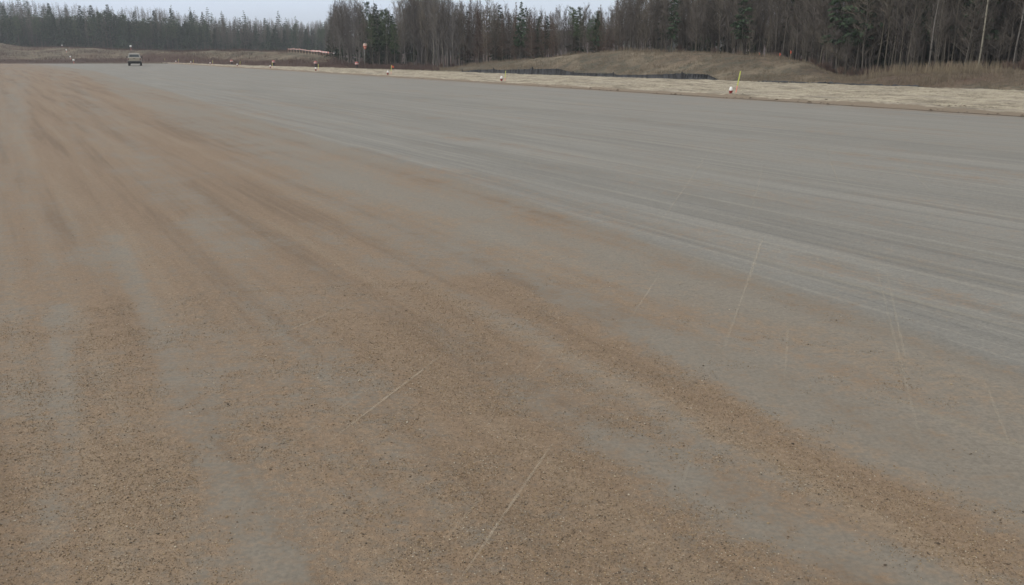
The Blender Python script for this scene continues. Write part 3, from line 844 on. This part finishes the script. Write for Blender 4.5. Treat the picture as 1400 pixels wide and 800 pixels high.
for i in range(3300):
    u = rt.uniform(-320, 470) if i > 500 else rt.uniform(-320, 1000); D = 296 + 190 * rt.random() ** 1.1
    if u > 440: D = max(D, 340)
    x, y = pt(u, D); z = float(terrain_h(x, y)) - .1
    if D < 345:
        h = max(4, height_at(u, D, z, rt.uniform(4, 20))); k = rt.random(); li = 0 if k > (.7 if u < 300 else .35) else (1 if k < .4 else 2)
    else:
        h = rt.uniform(5.5, 8.5); k = rt.random(); near_ = D < 385
        li = 0 if k > (.4 if near_ else .12) else 1
        if k < .03: h *= 1.5
    pts.append((x, y, z, h, li))
mass('far_woodland', pts, [L_FB, L_FS, L_FP], 'far off mixed wood covering the low hills beyond the runway', MATS)

# ---- shrubs at the foot of the woods
def shrub(seed, n=46, h=1.2):
    rng = np.random.default_rng(seed); a = rng.uniform(0, 6.28, n); sp = rng.uniform(.05, .6, n)
    p0 = np.stack([np.cos(a) * .12 * sp, np.sin(a) * .12 * sp, 0 * a], 1); p1 = np.stack([np.cos(a) * sp * h * .6, np.sin(a) * sp * h * .6, h * rng.uniform(.55, 1, n)], 1)
    m = 5; k = rng.uniform(.3, .95, (n, m, 1)); p = p0[:, None] * (1 - k) + p1[:, None] * k; q = p + norm(norm(p1 - p0)[:, None] + rng.normal(0, .4, (n, m, 3))) * rng.uniform(.15, .4, (n, m, 1)) * h
    return cat([sticks(p0, p1, np.full(n, .009), np.full(n, .005)), sticks(p.reshape(-1, 3), q.reshape(-1, 3), np.full(n * m, .006), np.full(n * m, .003))])
SHR = [mesh_np('red_shrub', *shrub(i), [M['shrub']]) for i in range(4)]
for i in range(90):
    u = rt.uniform(1040, 1420) if i < 60 else rt.uniform(460, 1040)
    D = float(interp(u, DF)) - rt.uniform(.5, 3.5); x, y = pt(u, D)
    o = link('shrub', rt.choice(SHR), None, (x, y, float(terrain_h(x, y)) - .04)); s = rt.uniform(.35, .85); o.scale = (s * 1.1, s * 1.1, s * .95); o.rotation_euler = (0, 0, rt.uniform(0, 6))
    lab = 'leafless reddish shrub at the foot of the tall wood at right' if i < 60 else 'leafless reddish shrub at the foot of the wood behind the mound'
    tag(o, lab, 'shrub', lab)

# ---- dry grass
def blades(name, X, Y, hh, label, mat=M['grass'], w=.006, zf=terrain_h, bend=.35):
    n = len(X); Z = zf(X, Y) - .02; a = RNG.uniform(0, 6.28, n); ln = RNG.uniform(0, bend, n)
    d = np.stack([np.cos(a) * ln, np.sin(a) * ln, np.ones(n)], 1) * hh[:, None]
    p0 = np.stack([X, Y, Z], 1); pm = p0 + d * .55; p1 = p0 + d * np.array([1.6, 1.6, .95]); ww = np.full(n, w)
    me = mesh_np(name, *cat([sticks(p0, pm, ww, ww * .8), sticks(pm, p1, ww * .8, ww * .2)]), [mat])
    return kind(link(name, me), 'stuff', label, 'grass')
n = 52000
u = RNG.uniform(590, 1480, n); db = db_of(u); df = interp(u, DF); D = db + .6 + (df - db + 1) * RNG.random(n); X = (u - 700) / FH * D
tuft = fbm(X * .9, D * .9, 51); keep = tuft > .43; X = X[keep]; D = D[keep]; u = u[keep]
hh = np.where(u < 1130, RNG.uniform(.06, .24, len(X)), RNG.uniform(.06, .2, len(X))) * (1 + .9 * (fbm(X * .35, D * .35, 53) > .56))
blades('dry_grass', X, D, hh, 'dry tawny grass covering the mounds in front of the wood', w=.010)
n = 3000; u = 1450 - 270 * RNG.random(n) ** .75 * 1.0; u = np.where(RNG.random(n) < np.clip((u - 1170) / 110, .05, 1), u, 1440); D = interp(u, DC) + RNG.uniform(-.8, 4, n); X = (u - 700) / FH * D; k = fbm(X * .8, D * .8, 57) > .48
blades('tall_grass', X[k], D[k], RNG.uniform(.3, .9, k.sum()), 'tall tan dead grass along the top of the right bank', w=.010, bend=.22)
n = 26000; u = RNG.uniform(-60, 600, n); db = db_of(u); D = db + 1 + RNG.random(n) * np.where(u < 470, 60, 14); X = (u - 700) / FH * D; k = fbm(X * .35, D * .35, 59) > .46
blades('brush', X[k], D[k], RNG.uniform(.2, .6, k.sum()), 'low dark reddish brush and weeds between the runway and the far wood', mat=M['shrub'], w=.022)
def verge_z(X, Y): return np.full(len(X), .05)
n = 34000; u = RNG.uniform(430, 1450, n); D1 = np.array([gp(a, HOR + (a + 24) / 16.47)[1] for a in np.linspace(430, 1450, 60)]); D1 = np.interp(u, np.linspace(430, 1450, 60), D1) + 1.2
D = D1 + (db_of(u) - D1) * RNG.random(n); X = (u - 700) / FH * D
M['straw'] = mat_bark('straw_blades', (.50, .45, .35), (.72, .66, .53), 2.0)
blades('straw_litter', X, D, RNG.uniform(.03, .11, n), 'pale straw litter lying on the verge strip', mat=M['straw'], w=.008, zf=verge_z, bend=1.6)

# clods of dark soil along the edge of the runway
def clods():
    rng = np.random.default_rng(3); V = []; Fc = []; b = 0
    base = np.array([(1, 0, .2), (.6, .8, .1), (-.3, 1, .2), (-1, .2, .1), (-.5, -.9, .2), (.5, -.8, .1), (.2, .1, .9), (-.3, -.1, .8)])
    f = [(0, 1, 6), (1, 2, 6), (2, 7, 6), (2, 3, 7), (3, 4, 7), (4, 5, 7), (5, 6, 7), (5, 0, 6)]
    for i in range(2200):
        u = rng.uniform(300, 1450); q = gp(u, HOR + (u + 24) / 16.47) ; q = q + NX * (rng.uniform(.7, 1.7) if rng.random() < .92 else rng.uniform(-1.2, .2))
        if float(fbm(q[0] * .4, q[1] * .4, 91)) < .50: continue
        s = min(.13, rng.lognormal(math.log(.04), .5)); a = rng.uniform(0, 6.28); c, sn = math.cos(a), math.sin(a)
        W = base * (1 + .4 * (rng.random((8, 1)) - .5)) * s * np.array([1, 1, .7]); W = np.stack([W[:, 0] * c - W[:, 1] * sn + q[0], W[:, 0] * sn + W[:, 1] * c + q[1], W[:, 2] + .03], 1)
        V.append(W); Fc.append(np.array(f) + b); b += 8
    me = mesh_np('soil_clods', np.concatenate(V), np.concatenate(Fc), [simple('dark_soil', (.09, .07, .05), .95)])
    kind(link('soil_clods', me), 'stuff', 'small dark clods of soil along the edge of the runway', 'soil')
clods()

# ------------------------------------------------------------------ markers
M['white'] = simple('white_plastic', (.66, .66, .64), .45, .06, 10, .5)
M['maroon'] = simple('dark_red_paint', (.22, .035, .03), .6, .2, 12, .4)
M['yellow'] = simple('fluorescent_yellow_paint', (.50, .54, .13), .7, .1, 12, .3)
M['pink'] = simple('faded_pink_paint', (.72, .26, .22), .7, .1, 12, .3)
M['orange'] = simple('orange_fabric', (.48, .11, .07), .75, .1, 6, .2)
M['wood'] = simple('raw_wood', (.45, .36, .24), .8, .15, 14)
M['black'] = simple('dark_rubber', (.03, .03, .032), .8, .2, 8)
M['steel'] = simple('galvanised_steel', (.28, .28, .27), .5, .1, 9, .5, .6)

def cyl_rot(mb, prof, n=14):
    """lathe of (r, z)"""
    vs = [(r * math.cos(2 * math.pi * i / n), r * math.sin(2 * math.pi * i / n), z) for r, z in prof for i in range(n)]
    fs = [(k * n + i, k * n + (i + 1) % n, (k + 1) * n + (i + 1) % n, (k + 1) * n + i) for k in range(len(prof) - 1) for i in range(n)]
    mb.add(vs, fs + [tuple(range(n))[::-1], tuple(range((len(prof) - 1) * n, len(prof) * n))])

def copy_tree(o, parent=None):
    c = o.copy(); COL.objects.link(c); c.parent = parent
    for ch in list(o.children): copy_tree(ch, c)
    return c

def make_light():
    r = empty('runway_light', (0, 0, 0))
    mb = MB(); cyl_rot(mb, [(.085, 0), (.085, .02), (.03, .03)]); mb.build('base', M['black'], r, 0, False)
    mb = MB(); cyl_rot(mb, [(.05, .028), (.058, .05), (.085, .20), (.09, .212)]); mb.build('stem', M['maroon'], r, 0, True)
    mb = MB(); cyl_rot(mb, [(.082, .213), (.085, .225), (.085, .24), (.076, .30), (.060, .345), (.035, .375), (.01, .385)]); mb.build('cap', M['white'], r, 0, True)
    return r
def make_stake():
    r = empty('survey_stake', (0, 0, 0))
    mb = MB(); mb.box((0, 0, .0), (.035, .012, .3)); mb.box((0, 0, .165), (.03, .012, .03)); mb.build('stake_foot', M['wood'], r, .001)
    mb = MB(); mb.box((0, 0, .33), (.042, .018, .30)); mb.build('pink_section', M['pink'], r, .002)
    mb = MB(); mb.box((0, 0, .80), (.05, .02, .64)); mb.add([(-.025, -.01, 1.121), (.025, -.01, 1.121), (.025, .01, 1.121), (-.025, .01, 1.121), (0, 0, 1.15)], [(0, 1, 4), (1, 2, 4), (2, 3, 4), (3, 0, 4), (3, 2, 1, 0)])
    mb.build('yellow_section', M['yellow'], r, .002)
    return r
L0 = make_light(); K0 = make_stake(); L_used = K_used = False
EDGE = lambda u: HOR + (u + 24) / 16.47
places = [  # (light u, stake u, what tells the pair apart)
    (995.4, 1000.5, 'nearest', 'in front of the right half of the grassy mound'),
    (683, 686.5, 'second', 'in front of the left end of the black silt fence'),
    (528, 531.5, 'third', 'between the wind sock and the silt fence'),
    (430, 433, 'fourth', 'left of the wind sock, below the orange barrier'),
    (368, 370, 'fifth', 'below the left end of the orange barrier'),
    (323, 326, 'sixth', 'between two pale hummocks far along the verge'),
    (286, 289, 'seventh', 'far along the verge'),
    (260, 263, 'eighth', 'far along the verge'),
    (239.5, 242.5, 'ninth', 'far along the verge, well right of the pickup'),
    (221, 224, 'tenth', 'far along the verge near the pickup'),
    (210, None, 'eleventh', 'just right of the pickup'),
]
rs = random.Random(2)
for lu, su, nth, where in places:
    q = gp(lu, EDGE(lu) - .3) + NX * .15; o = L0 if not L_used else copy_tree(L0); L_used = True
    o.location = (q[0], q[1], .075); o.rotation_euler = (rs.gauss(0, .03), rs.gauss(0, .03), rs.random())
    tag(o, f'{nth} white capped light, {where}' if nth == 'nearest' else f'{nth} nearest white capped light, {where}', 'runway light', 'runway edge lights')
    if su:
        q = gp(su, EDGE(su) - .2) + NX * .2; o = K0 if not K_used else copy_tree(K0); K_used = True
        o.location = (q[0], q[1], .03); lean = .14 if nth == 'nearest' else rs.uniform(.02, .12)
        o.rotation_euler = (rs.gauss(0, .03), lean, rs.uniform(-.3, .3))
        o.scale = (1, 1, 1) if nth == 'nearest' else (.75, .75, .78 if nth == 'third' else .68)
        lab = f'nearest yellow and pink survey stake, {where}' if nth == 'nearest' else f'{nth} nearest yellow survey stake, {where}'
        o['label'] = lab; o['category'] = 'stake'; o['group'] = 'survey stakes along the runway edge'
        if nth == 'third':
            mb = MB(); mb.add([(.03, .012, 1.13), (.30, .03, 1.06), (.27, .05, .86), (.03, .012, .92), (.03, -.002, 1.13), (.30, .016, 1.06), (.27, .036, .86), (.03, -.002, .92)],
                              [(0, 1, 2, 3), (7, 6, 5, 4), (0, 4, 5, 1), (1, 5, 6, 2), (2, 6, 7, 3), (3, 7, 4, 0)])
            mb.build('flag', M['orange'], o); o['label'] = 'survey stake with a red flag, yellow lath, third stake from the camera'

# red topped markers on dark stands, far across
def make_post():
    r = empty('marker_post', (0, 0, 0))
    mb = MB(); cyl_rot(mb, [(.20, 0), (.20, .04), (.11, .07), (.10, .40), (.12, .42)]); mb.build('stand', M['black'], r)
    mb = MB(); cyl_rot(mb, [(.20, .421), (.22, .44), (.23, .60), (.21, .68), (.12, .74), (.02, .76)]); mb.build('red_cap', simple('faded_red_plastic', (.36, .12, .11), .6, .12), r, 0, True)
    mb = MB(); cyl_rot(mb, [(.232, .50), (.234, .51), (.232, .56)]); mb.build('white_band', M['white'], r)
    return r
P0 = make_post(); first = True
for u_, v_, wh in ((315.5, 89.0, 'leftmost of four, below the pale hummocks'), (373, 88.8, 'second from left, below the orange barrier'), (430.5, 90.5, 'third from left, beside a yellow stake'), (487, 93.6, 'rightmost of four, beside the wind sock')):
    D = float(db_of(u_)) - .3; x, y = pt(u_, D); o = P0 if first else copy_tree(P0); first = False
    o.location = (x, y, .08); tag(o, 'red capped marker on a dark stand, ' + wh, 'marker', 'red capped markers behind the verge')

# row of small white lamps climbing the far slope
def make_approach():
    r = empty('approach_light', (0, 0, 0))
    mb = MB(); mb.tube([(0, 0, 0), (0, 0, .55)], [.035, .03]); mb.build('post', M['pink'], r)
    mb = MB(); cyl_rot(mb, [(.10, .55), (.17, .60), (.18, .80), (.12, .88), (.02, .90)], 10); mb.build('lamp', M['white'], r, 0, True)
    return r
A0 = make_approach(); first = True
for u_, D, s, wh in ((99, 158, 1.0, 'nearest of the row climbing the far slope'), (95, 176, .8, 'second of the row climbing the far slope'), (91, 196, .8, 'third of the row climbing the far slope'), (86, 216, .8, 'topmost of the row on the far slope'), (179.5, 196, 1.2, 'alone on the rise above the pickup')):
    x, y = pt(u_, D); o = A0 if first else copy_tree(A0); first = False
    o.location = (x, y, float(terrain_h(x, y)) - .02); o.scale = (s, s, s); tag(o, 'white lamp on a short post, ' + wh, 'light', 'approach lights beyond the runway')

# ---- wind sock
def windsock():
    D = 110; x, y = pt(498, D); z = float(terrain_h(x, y)) - .05; r = empty('wind_sock', (x, y, z)); H = EYE - D * (59.5 - HOR) / FH - z
    mb = MB(); mb.tube([(0, 0, 0), (0, 0, H)], [.04, .03]); mb.build('pole', M['steel'], r, 0, True)
    mb = MB(); mb.tube([(0, 0, H - .03), (.05, -.02, H - .02), (.26, -.05, H - .04)], [.018] * 3); mb.tube([(.0 + .13 + .17 * math.cos(a), -.03 + .14 * math.sin(a), H - .06) for a in np.linspace(0, 2 * math.pi, 13)], [.014] * 13, 5); mb.build('hoop', M['steel'], r)
    def seg(z0, z1, r0, r1, mat, nm):
        m = MB(); vs = []; n = 12
        for k in range(5):
            t = k / 4; rr = r0 + (r1 - r0) * t; zz = z0 + (z1 - z0) * t
            for i in range(n):
                a = 2 * math.pi * i / n; q = rr * (1 + .18 * math.sin(3 * a + 4 * t)); vs.append((.13 + q * math.cos(a) * 1.2, -.03 + q * math.sin(a), zz))
        m.add(vs, [(k * n + i, k * n + (i + 1) % n, (k + 1) * n + (i + 1) % n, (k + 1) * n + i) for k in range(4) for i in range(n)] + [tuple(range(n)), tuple(range(4 * n, 5 * n))]); return m.build(nm, mat, r, 0, True)
    pale = simple('pale_sock_fabric', (.62, .45, .38), .8, .06)
    seg(H - .07, H - .36, .19, .17, pale, 'pale_band'); seg(H - .361, H - .52, .165, .14, M['orange'], 'orange_band'); seg(H - .521, H - .60, .135, .12, pale, 'pale_band'); seg(H - .601, H - .72, .115, .08, M['orange'], 'orange_band')
    tag(r, 'limp orange and white wind sock on a thin grey pole before the wood', 'wind sock')
windsock()

# ---- black silt fence along the verge
def silt_fence():
    t = NT('black_woven_fabric'); p = t.pos(); n = t.noise(t.mapping(p, 0, (1, 1, .25)), 3.2, 5, .7)
    t.color(t.mix(t.mapr(n, .35, .7), (.008, .009, .010), (.045, .047, .052))); t.b.inputs['Roughness'].default_value = .6; t.b.inputs['Specular IOR Level'].default_value = .4
    base = [(632, 99.6), (675, 100.8), (727, 102.8), (783, 105.0), (838, 106.5), (931, 110.0), (982, 111.0)]
    top = [(632, 97.2), (634, 98.6), (640, 98), (650, 96.6), (672, 96.2), (675, 95.0), (680, 96.8), (700, 96.5), (724, 95.8), (727, 94.0), (731, 96), (745, 95.6), (762, 95.5), (775, 98.5), (783, 100.2), (786, 100.8), (800, 101.2), (830, 102.0), (838, 101.6),
           (842, 103.6), (870, 103.6), (900, 103.4), (928, 102), (931, 101), (936, 102.8), (950, 102.6), (965, 103.4), (974, 107), (982, 110.8)]
    r = empty('silt_fence', (*gp(800, 105.3), .0)); ox, oy = r.location.x, r.location.y
    def wp(u, v=None):
        vb = float(interp(u, base)); q = gp(u, vb); return q, vb
    for (u, v) in base[:-1]:
        q, vb = wp(u); k = q[1] / FH; hh = (vb - float(interp(u, top))) * k + .05
        mb = MB(); mb.box((q[0] - ox, q[1] - oy - .30, hh / 2 + .0), (.09, .05, hh + .2), rs.uniform(0, .4), (rs.gauss(0, .05), rs.gauss(0, .06))); mb.build('post', M['black'], r)
    ends = [b[0] for b in base]
    for a, b in zip(ends[:-1], ends[1:]):
        n = 46; vs = []; fs = []
        for i in range(n):
            u = a + .4 + (b - a - .8) * i / (n - 1); q, vb = wp(u); k = q[1] / FH; hh = max(.02, (vb - float(interp(u, top))) * k); w = .045 * math.sin(i * 1.9) + rs.uniform(-.03, .03)
            hh *= rs.uniform(.95, 1.04)
            row = [(q[0], q[1] - .10, -.06), (q[0], q[1] - .02 + w, hh * .45), (q[0], q[1] + w * 1.6, hh), (q[0], q[1] + .014 + w * 1.6, hh), (q[0], q[1] + .02 + w, hh * .45), (q[0], q[1] + .0, -.06)]
            vs += [(x - ox, y - oy - .25, z + .08) for x, y, z in row]
        for i in range(n - 1):
            for j in range(6): jj = (j + 1) % 6; fs.append((i * 6 + j, (i + 1) * 6 + j, (i + 1) * 6 + jj, i * 6 + jj))
        fs += [tuple(range(6)), tuple(range((n - 1) * 6, n * 6))]
        mb = MB(); mb.add(vs, fs); mb.build('fabric_panel', t.m, r)
    tag(r, 'low sagging black fabric silt fence between the straw verge and the grassy mound', 'silt fence')
    # the part that has fallen over, farther right
    pts_ = [(1036, 113.6), (1060, 114.6), (1085, 115.6), (1105, 116.6), (1128, 117), (1132, 116.0), (1138, 117.6), (1160, 118.4), (1190, 119.6), (1215, 120.6), (1240, 121.2), (1262, 121.6)]
    mb = MB(); P = []; R = []
    for i, (u, v) in enumerate([(u, float(interp(u, pts_))) for u in np.linspace(1036, 1262, 60)]):
        q = gp(u, v - .6); P.append((q[0], q[1], .06 + .05 * rs.random())); R.append(.05 + .07 * rs.random() if 1 < i < 58 else .02)
    mb.tube(P, R, 7); o = mb.build('collapsed_fence', t.m); tag(o, 'collapsed black fence fabric lying in a dark crumpled line at the back of the verge', 'silt fence')
silt_fence()

# ---- orange and white barrier on the far mound
def barrier():
    us = np.linspace(394, 457, 17); D0 = 150
    r = empty('barrier_fence', (*pt(425, 139), 0)); ox, oy = r.location.x, r.location.y
    red = simple('barrier_red', (.50, .10, .07), .6, .1)
    P = []
    for u in us:
        D = float(interp(u, DC)) + .5; x, y = pt(u, D); P.append((x - ox, y - oy, float(terrain_h(x, y))))
    r.location.z = 0
    for i, (x, y, z) in enumerate(P):
        mb = MB(); mb.box((x, y, z + .30), (.045, .045, .80)); mb.build('post', M['wood'], r)
    for i in range(len(P) - 1):
        a, b = P[i], P[i + 1]; L = math.hypot(b[0] - a[0], b[1] - a[1]); rz = math.atan2(b[1] - a[1], b[0] - a[0]); m = [(a[k] + b[k]) / 2 for k in range(3)]
        n = 4
        for col_, sel in ((red, 0), (M['white'], 1)):
            mb = MB()
            for j in range(n):
                if j % 2 != sel: continue
                k = (j + .5) / n; c = [a[q] + (b[q] - a[q]) * k for q in range(3)]
                h_ = .20 if i > 7 else .09
                mb.box((c[0], c[1] - .05, c[2] + .55), (L / n * .98, .05, h_), rz)
            mb.build('board', col_, r)
    tag(r, 'long low orange and white striped barrier on top of the far mound', 'barrier')
barrier()

# ---- survey ribbons at the edge of the wood
for u_, v_, D, h_, lab in ((1037.5, 73, 70.5, .0, 'faded red ribbon on a twig stake behind the mound, leftmost of three'), (1066, 73.5, 69, 0, 'faded red ribbon on a twig stake behind the mound, middle of three'), (1080.5, 70.5, 68, 0, 'bright red ribbon on a twig stake behind the mound, rightmost of three')):
    x, y = pt(u_, D); z = float(terrain_h(x, y)); zt = EYE - D * (v_ - HOR) / FH
    r = empty('ribbon_stake', (x, y, z - .05)); hz = zt - z + .15
    mb = MB(); mb.tube([(0, 0, 0), (0.02, 0, hz * .6), (0, 0, hz)], [.012, .011, .008], 6); mb.build('stake', M['wood'], r)
    mb = MB(); mb.tube([(.015, -.02, hz - .03), (.05, -.03, hz - .12), (.03, -.03, hz - .26)], [.05, .07, .03], 6); mb.build('ribbon', M['orange'], r)
    tag(r, lab, 'ribbon', 'red ribbons at the edge of the wood')

# ---- pickup truck seen from behind
def pickup():
    q = gp(184.6, 90.2); r = empty('pickup_truck', (q[0], q[1], 0), 0)
    paint = simple('champagne_paint', (.25, .245, .225), .4, .05, 3, .5, .15, dirt=(.34, .29, .22))
    glass = simple('dark_glass', (.025, .035, .04), .08, .1, 3, .6)
    blk = simple('black_bumper', (.022, .021, .02), .6, .2); chrome = simple('hub_steel', (.45, .45, .45), .35, .1, 6, .5, .8)
    W = .93; L = 5.2   # half width; rear at y=0, front at y=L
    prof = [(0.02, .52), (0.0, .78), (.03, 1.12), (.12, 1.17), (1.65, 1.17), (1.68, 1.16), (3.55, 1.14), (4.7, 1.06), (5.1, .95), (5.18, .7), (5.15, .50), (4.72, .48), (4.62, .74), (4.35, .86), (4.05, .86), (3.78, .74), (3.68, .48), (1.42, .48), (1.32, .74), (1.05, .86), (.75, .86), (.48, .74), (.38, .48)]
    mb = MB(); n = len(prof); vs = []
    for x, inset in ((-W + .06, 1), (-W, 0), (W, 0), (W - .06, 1)):
        pass
    def side(x, zc): return [(x, y, z) for y, z in prof]
    mb.prism(prof, -W, W); body = mb.build('body', paint, r, .03)
    # cab
    mb = MB(); lo = [(-.88, 1.62), (.88, 1.62), (.88, 3.75), (-.88, 3.75)]; hi = [(-.70, 1.80), (.70, 1.80), (.70, 3.05), (-.70, 3.05)]
    mid = [(-.73, 1.74), (.73, 1.74), (.73, 3.15), (-.73, 3.15)]
    mb.add([(x, y, 1.17) for x, y in lo] + [(x, y, 1.72) for x, y in mid] + [(x * .93, y + (.05 if y < 2 else -.08), 1.83) for x, y in hi],
           [(0, 1, 5, 4), (1, 2, 6, 5), (2, 3, 7, 6), (3, 0, 4, 7), (4, 5, 9, 8), (5, 6, 10, 9), (6, 7, 11, 10), (7, 4, 8, 11), (8, 9, 10, 11)])
    mb.build('cab', paint, r, .03)
    def quad(nm, ps, mat, off):
        a, b, c, d = [Vector(p) for p in ps]; nrm = (b - a).cross(d - a).normalized() * off
        m = MB(); m.add([a + nrm, b + nrm, c + nrm, d + nrm, a - nrm * .5, b - nrm * .5, c - nrm * .5, d - nrm * .5], [(0, 1, 2, 3), (7, 6, 5, 4), (0, 4, 5, 1), (1, 5, 6, 2), (2, 6, 7, 3), (3, 7, 4, 0)]); return m.build(nm, mat, r)
    quad('rear_window', [(-.70, 1.645, 1.25), (.70, 1.645, 1.25), (.62, 1.725, 1.62), (-.62, 1.725, 1.62)], glass, .012)
    for s in (-1, 1):
        quad('side_window', [(s * .865, 1.85, 1.24), (s * .865, 2.62, 1.24), (s * .755, 2.62, 1.66), (s * .755, 1.95, 1.66)], glass, .014 * s)
        quad('side_window', [(s * .865, 2.72, 1.24), (s * .865, 3.5, 1.24), (s * .755, 3.1, 1.66), (s * .755, 2.72, 1.66)], glass, .014 * s)
    quad('windscreen', [(.78, 3.68, 1.22), (-.78, 3.68, 1.22), (-.66, 3.2, 1.66), (.66, 3.2, 1.66)], glass, .015)
    mb = MB(); mb.box((0, -.012, .93), (1.42, .03, .44)); tg = mb.build('tailgate', simple('dusty_tan_paint', (.27, .24, .185), .5, .1, 4), r, .008)
    mb = MB(); mb.box((0, -.032, 1.03), (.26, .012, .07)); mb.build('handle', blk, tg)
    for s in (-1, 1):
        mb = MB(); mb.box((s * .82, -.012, .96), (.16, .03, .34)); mb.build('tail_light', simple('tail_light_red', (.16, .09, .07), .5), r, .01)
        mb = MB(); mb.box((s * 1.04, 3.3, 1.26), (.17, .1, .22)); mb.tube([(s * .90, 3.32, 1.22), (s * 1.0, 3.32, 1.24)], [.02, .02], 6); mb.build('mirror', blk, r, .02)
        mb = MB(); mb.box((s * .7, 5.16, .84), (.36, .06, .18)); mb.build('headlight', M['white'], r, .01)
    mb = MB(); mb.box((0, -.10, .56), (1.84, .18, .20)); mb.build('rear_bumper', blk, r, .03)
    mb = MB(); mb.box((0, 2.6, .44), (1.3, 4.6, .14)); mb.build('chassis', blk, r)
    mb = MB(); mb.box((0, 5.2, .58), (1.8, .14, .24)); mb.build('front_bumper', blk, r, .03)
    mb = MB(); mb.tube([(-.62, .9, .37), (.62, .9, .37)], [.06, .06], 8); mb.build('axle', blk, r)
    for s in (-1, 1):
        for y in (.9, 4.2):
            w = MB()
            prof_ = [(.20, -.115), (.35, -.12), (.375, -.08), (.375, .08), (.35, .12), (.20, .115)]; n_ = 22
            vs = [(s * .80 + a, y + rr * math.cos(2 * math.pi * i / n_), .375 + rr * math.sin(2 * math.pi * i / n_)) for rr, a in prof_ for i in range(n_)]
            w.add(vs, [(k * n_ + i, k * n_ + (i + 1) % n_, ((k + 1) % 6) * n_ + (i + 1) % n_, ((k + 1) % 6) * n_ + i) for k in range(6) for i in range(n_)])
            wh = w.build('wheel', M['black'], r, 0, False)
            w = MB(); w.tube([(s * .80 - .10, y, .375), (s * .80 + .10, y, .375)], [.198, .198], 18); w.build('rim', chrome, wh)
    mb = MB(); mb.tube([(.5, 3.3, 1.80), (.52, 3.2, 2.3)], [.008, .004], 5); mb.build('antenna', blk, r)
    r.rotation_euler = (0, 0, math.radians(22.0))
    tag(r, 'dusty champagne pickup truck seen from behind on the far runway', 'pickup truck')
pickup()

# ------------------------------------------------------------------ air
hz = MB(); hz.box((0, 0, 0), (2, 2, 2)); tm = bpy.data.materials.new('thin_haze'); tm.use_nodes = True; nt = tm.node_tree; nt.nodes.clear()
HAZE = True
if HAZE:
    vo = nt.nodes.new('ShaderNodeVolumePrincipled'); vo.inputs['Density'].default_value = .00048; vo.inputs['Color'].default_value = (.86, .89, .95, 1); vo.inputs['Anisotropy'].default_value = .2
    out = nt.nodes.new('ShaderNodeOutputMaterial'); nt.links.new(vo.outputs[0], out.inputs['Volume'])
    h = MB(); h.box((0, 1100, 28.0), (8400, 8200, 72)); o = h.build('haze', tm); o['kind'] = 'stuff'

# ------------------------------------------------------------------ sky and sun
SUN_EL, SUN_AZ = 38, -125       # azimuth measured from +Y towards +X
w = bpy.data.worlds.new('World'); S.world = w; w.use_nodes = True; nt = w.node_tree; bg = nt.nodes['Background']
sky = nt.nodes.new('ShaderNodeTexSky'); sky.sky_type = 'NISHITA'; sky.sun_disc = False; sky.sun_elevation = math.radians(SUN_EL); sky.sun_rotation = math.radians(SUN_AZ)
sky.air_density = 1.0; sky.dust_density = 1.5; sky.ozone_density = 1.2
tc = nt.nodes.new('ShaderNodeTexCoord'); mp = nt.nodes.new('ShaderNodeMapping'); mp.inputs['Scale'].default_value = (1, 1, 5); nt.links.new(tc.outputs['Generated'], mp.inputs[0])
nz = nt.nodes.new('ShaderNodeTexNoise'); nz.inputs['Scale'].default_value = 2.2; nz.inputs['Detail'].default_value = 5; nt.links.new(mp.outputs[0], nz.inputs[0])
mr = nt.nodes.new('ShaderNodeMapRange'); mr.inputs[1].default_value = .3; mr.inputs[2].default_value = .7; mr.inputs[3].default_value = .68; mr.inputs[4].default_value = .92; nt.links.new(nz.outputs['Fac'], mr.inputs[0])
mx = nt.nodes.new('ShaderNodeMix'); mx.data_type = 'RGBA'; nt.links.new(mr.outputs[0], mx.inputs[0]); nt.links.new(sky.outputs[0], mx.inputs[6]); mx.inputs[7].default_value = (7.0, 7.75, 9.1, 1)
sx = nt.nodes.new('ShaderNodeSeparateXYZ'); nt.links.new(tc.outputs['Generated'], sx.inputs[0])
er = nt.nodes.new('ShaderNodeMapRange'); er.inputs[1].default_value = .04; er.inputs[2].default_value = .35; nt.links.new(sx.outputs[2], er.inputs[0])
cm = nt.nodes.new('ShaderNodeMix'); cm.data_type = 'RGBA'; nt.links.new(er.outputs[0], cm.inputs[0]); cm.inputs[6].default_value = (6.6, 7.6, 9.3, 1); cm.inputs[7].default_value = (8.0, 8.0, 7.8, 1)   # the cloud cover is whiter overhead
nt.links.new(cm.outputs[2], mx.inputs[7]); nt.links.new(mx.outputs[2], bg.inputs[0]); bg.inputs[1].default_value = .085

sl = bpy.data.lights.new('sun', 'SUN'); sl.energy = 1.5; sl.angle = math.radians(14); sl.color = (1, .96, .9)
so = bpy.data.objects.new('sun', sl); COL.objects.link(so)
az = math.radians(SUN_AZ); el = math.radians(SUN_EL)
dv = Vector((math.sin(az) * math.cos(el), math.cos(az) * math.cos(el), math.sin(el))); so.rotation_euler = dv.to_track_quat('Z', 'Y').to_euler(); so.location = dv * 50

# ------------------------------------------------------------------ camera
cd = bpy.data.cameras.new('camera'); cam = bpy.data.objects.new('camera', cd); COL.objects.link(cam); S.camera = cam
cd.sensor_width = 36; cd.lens = 36 * F / 1400; cd.clip_end = 9000; cd.clip_start = .1
cam.location = (0, 0, EYE); cam.rotation_euler = (math.pi / 2 - PITCH, 0, 0)
S.view_settings.view_transform = 'Standard'; S.view_settings.look = 'None'; S.view_settings.exposure = 0.62; S.view_settings.gamma = 1; S.view_settings.use_curve_mapping = False
S.cycles.volume_step_rate = 4; S.cycles.volume_bounces = 0; S.cycles.max_bounces = 6; S.cycles.use_denoising = True
S.cycles.transparent_max_bounces = 16
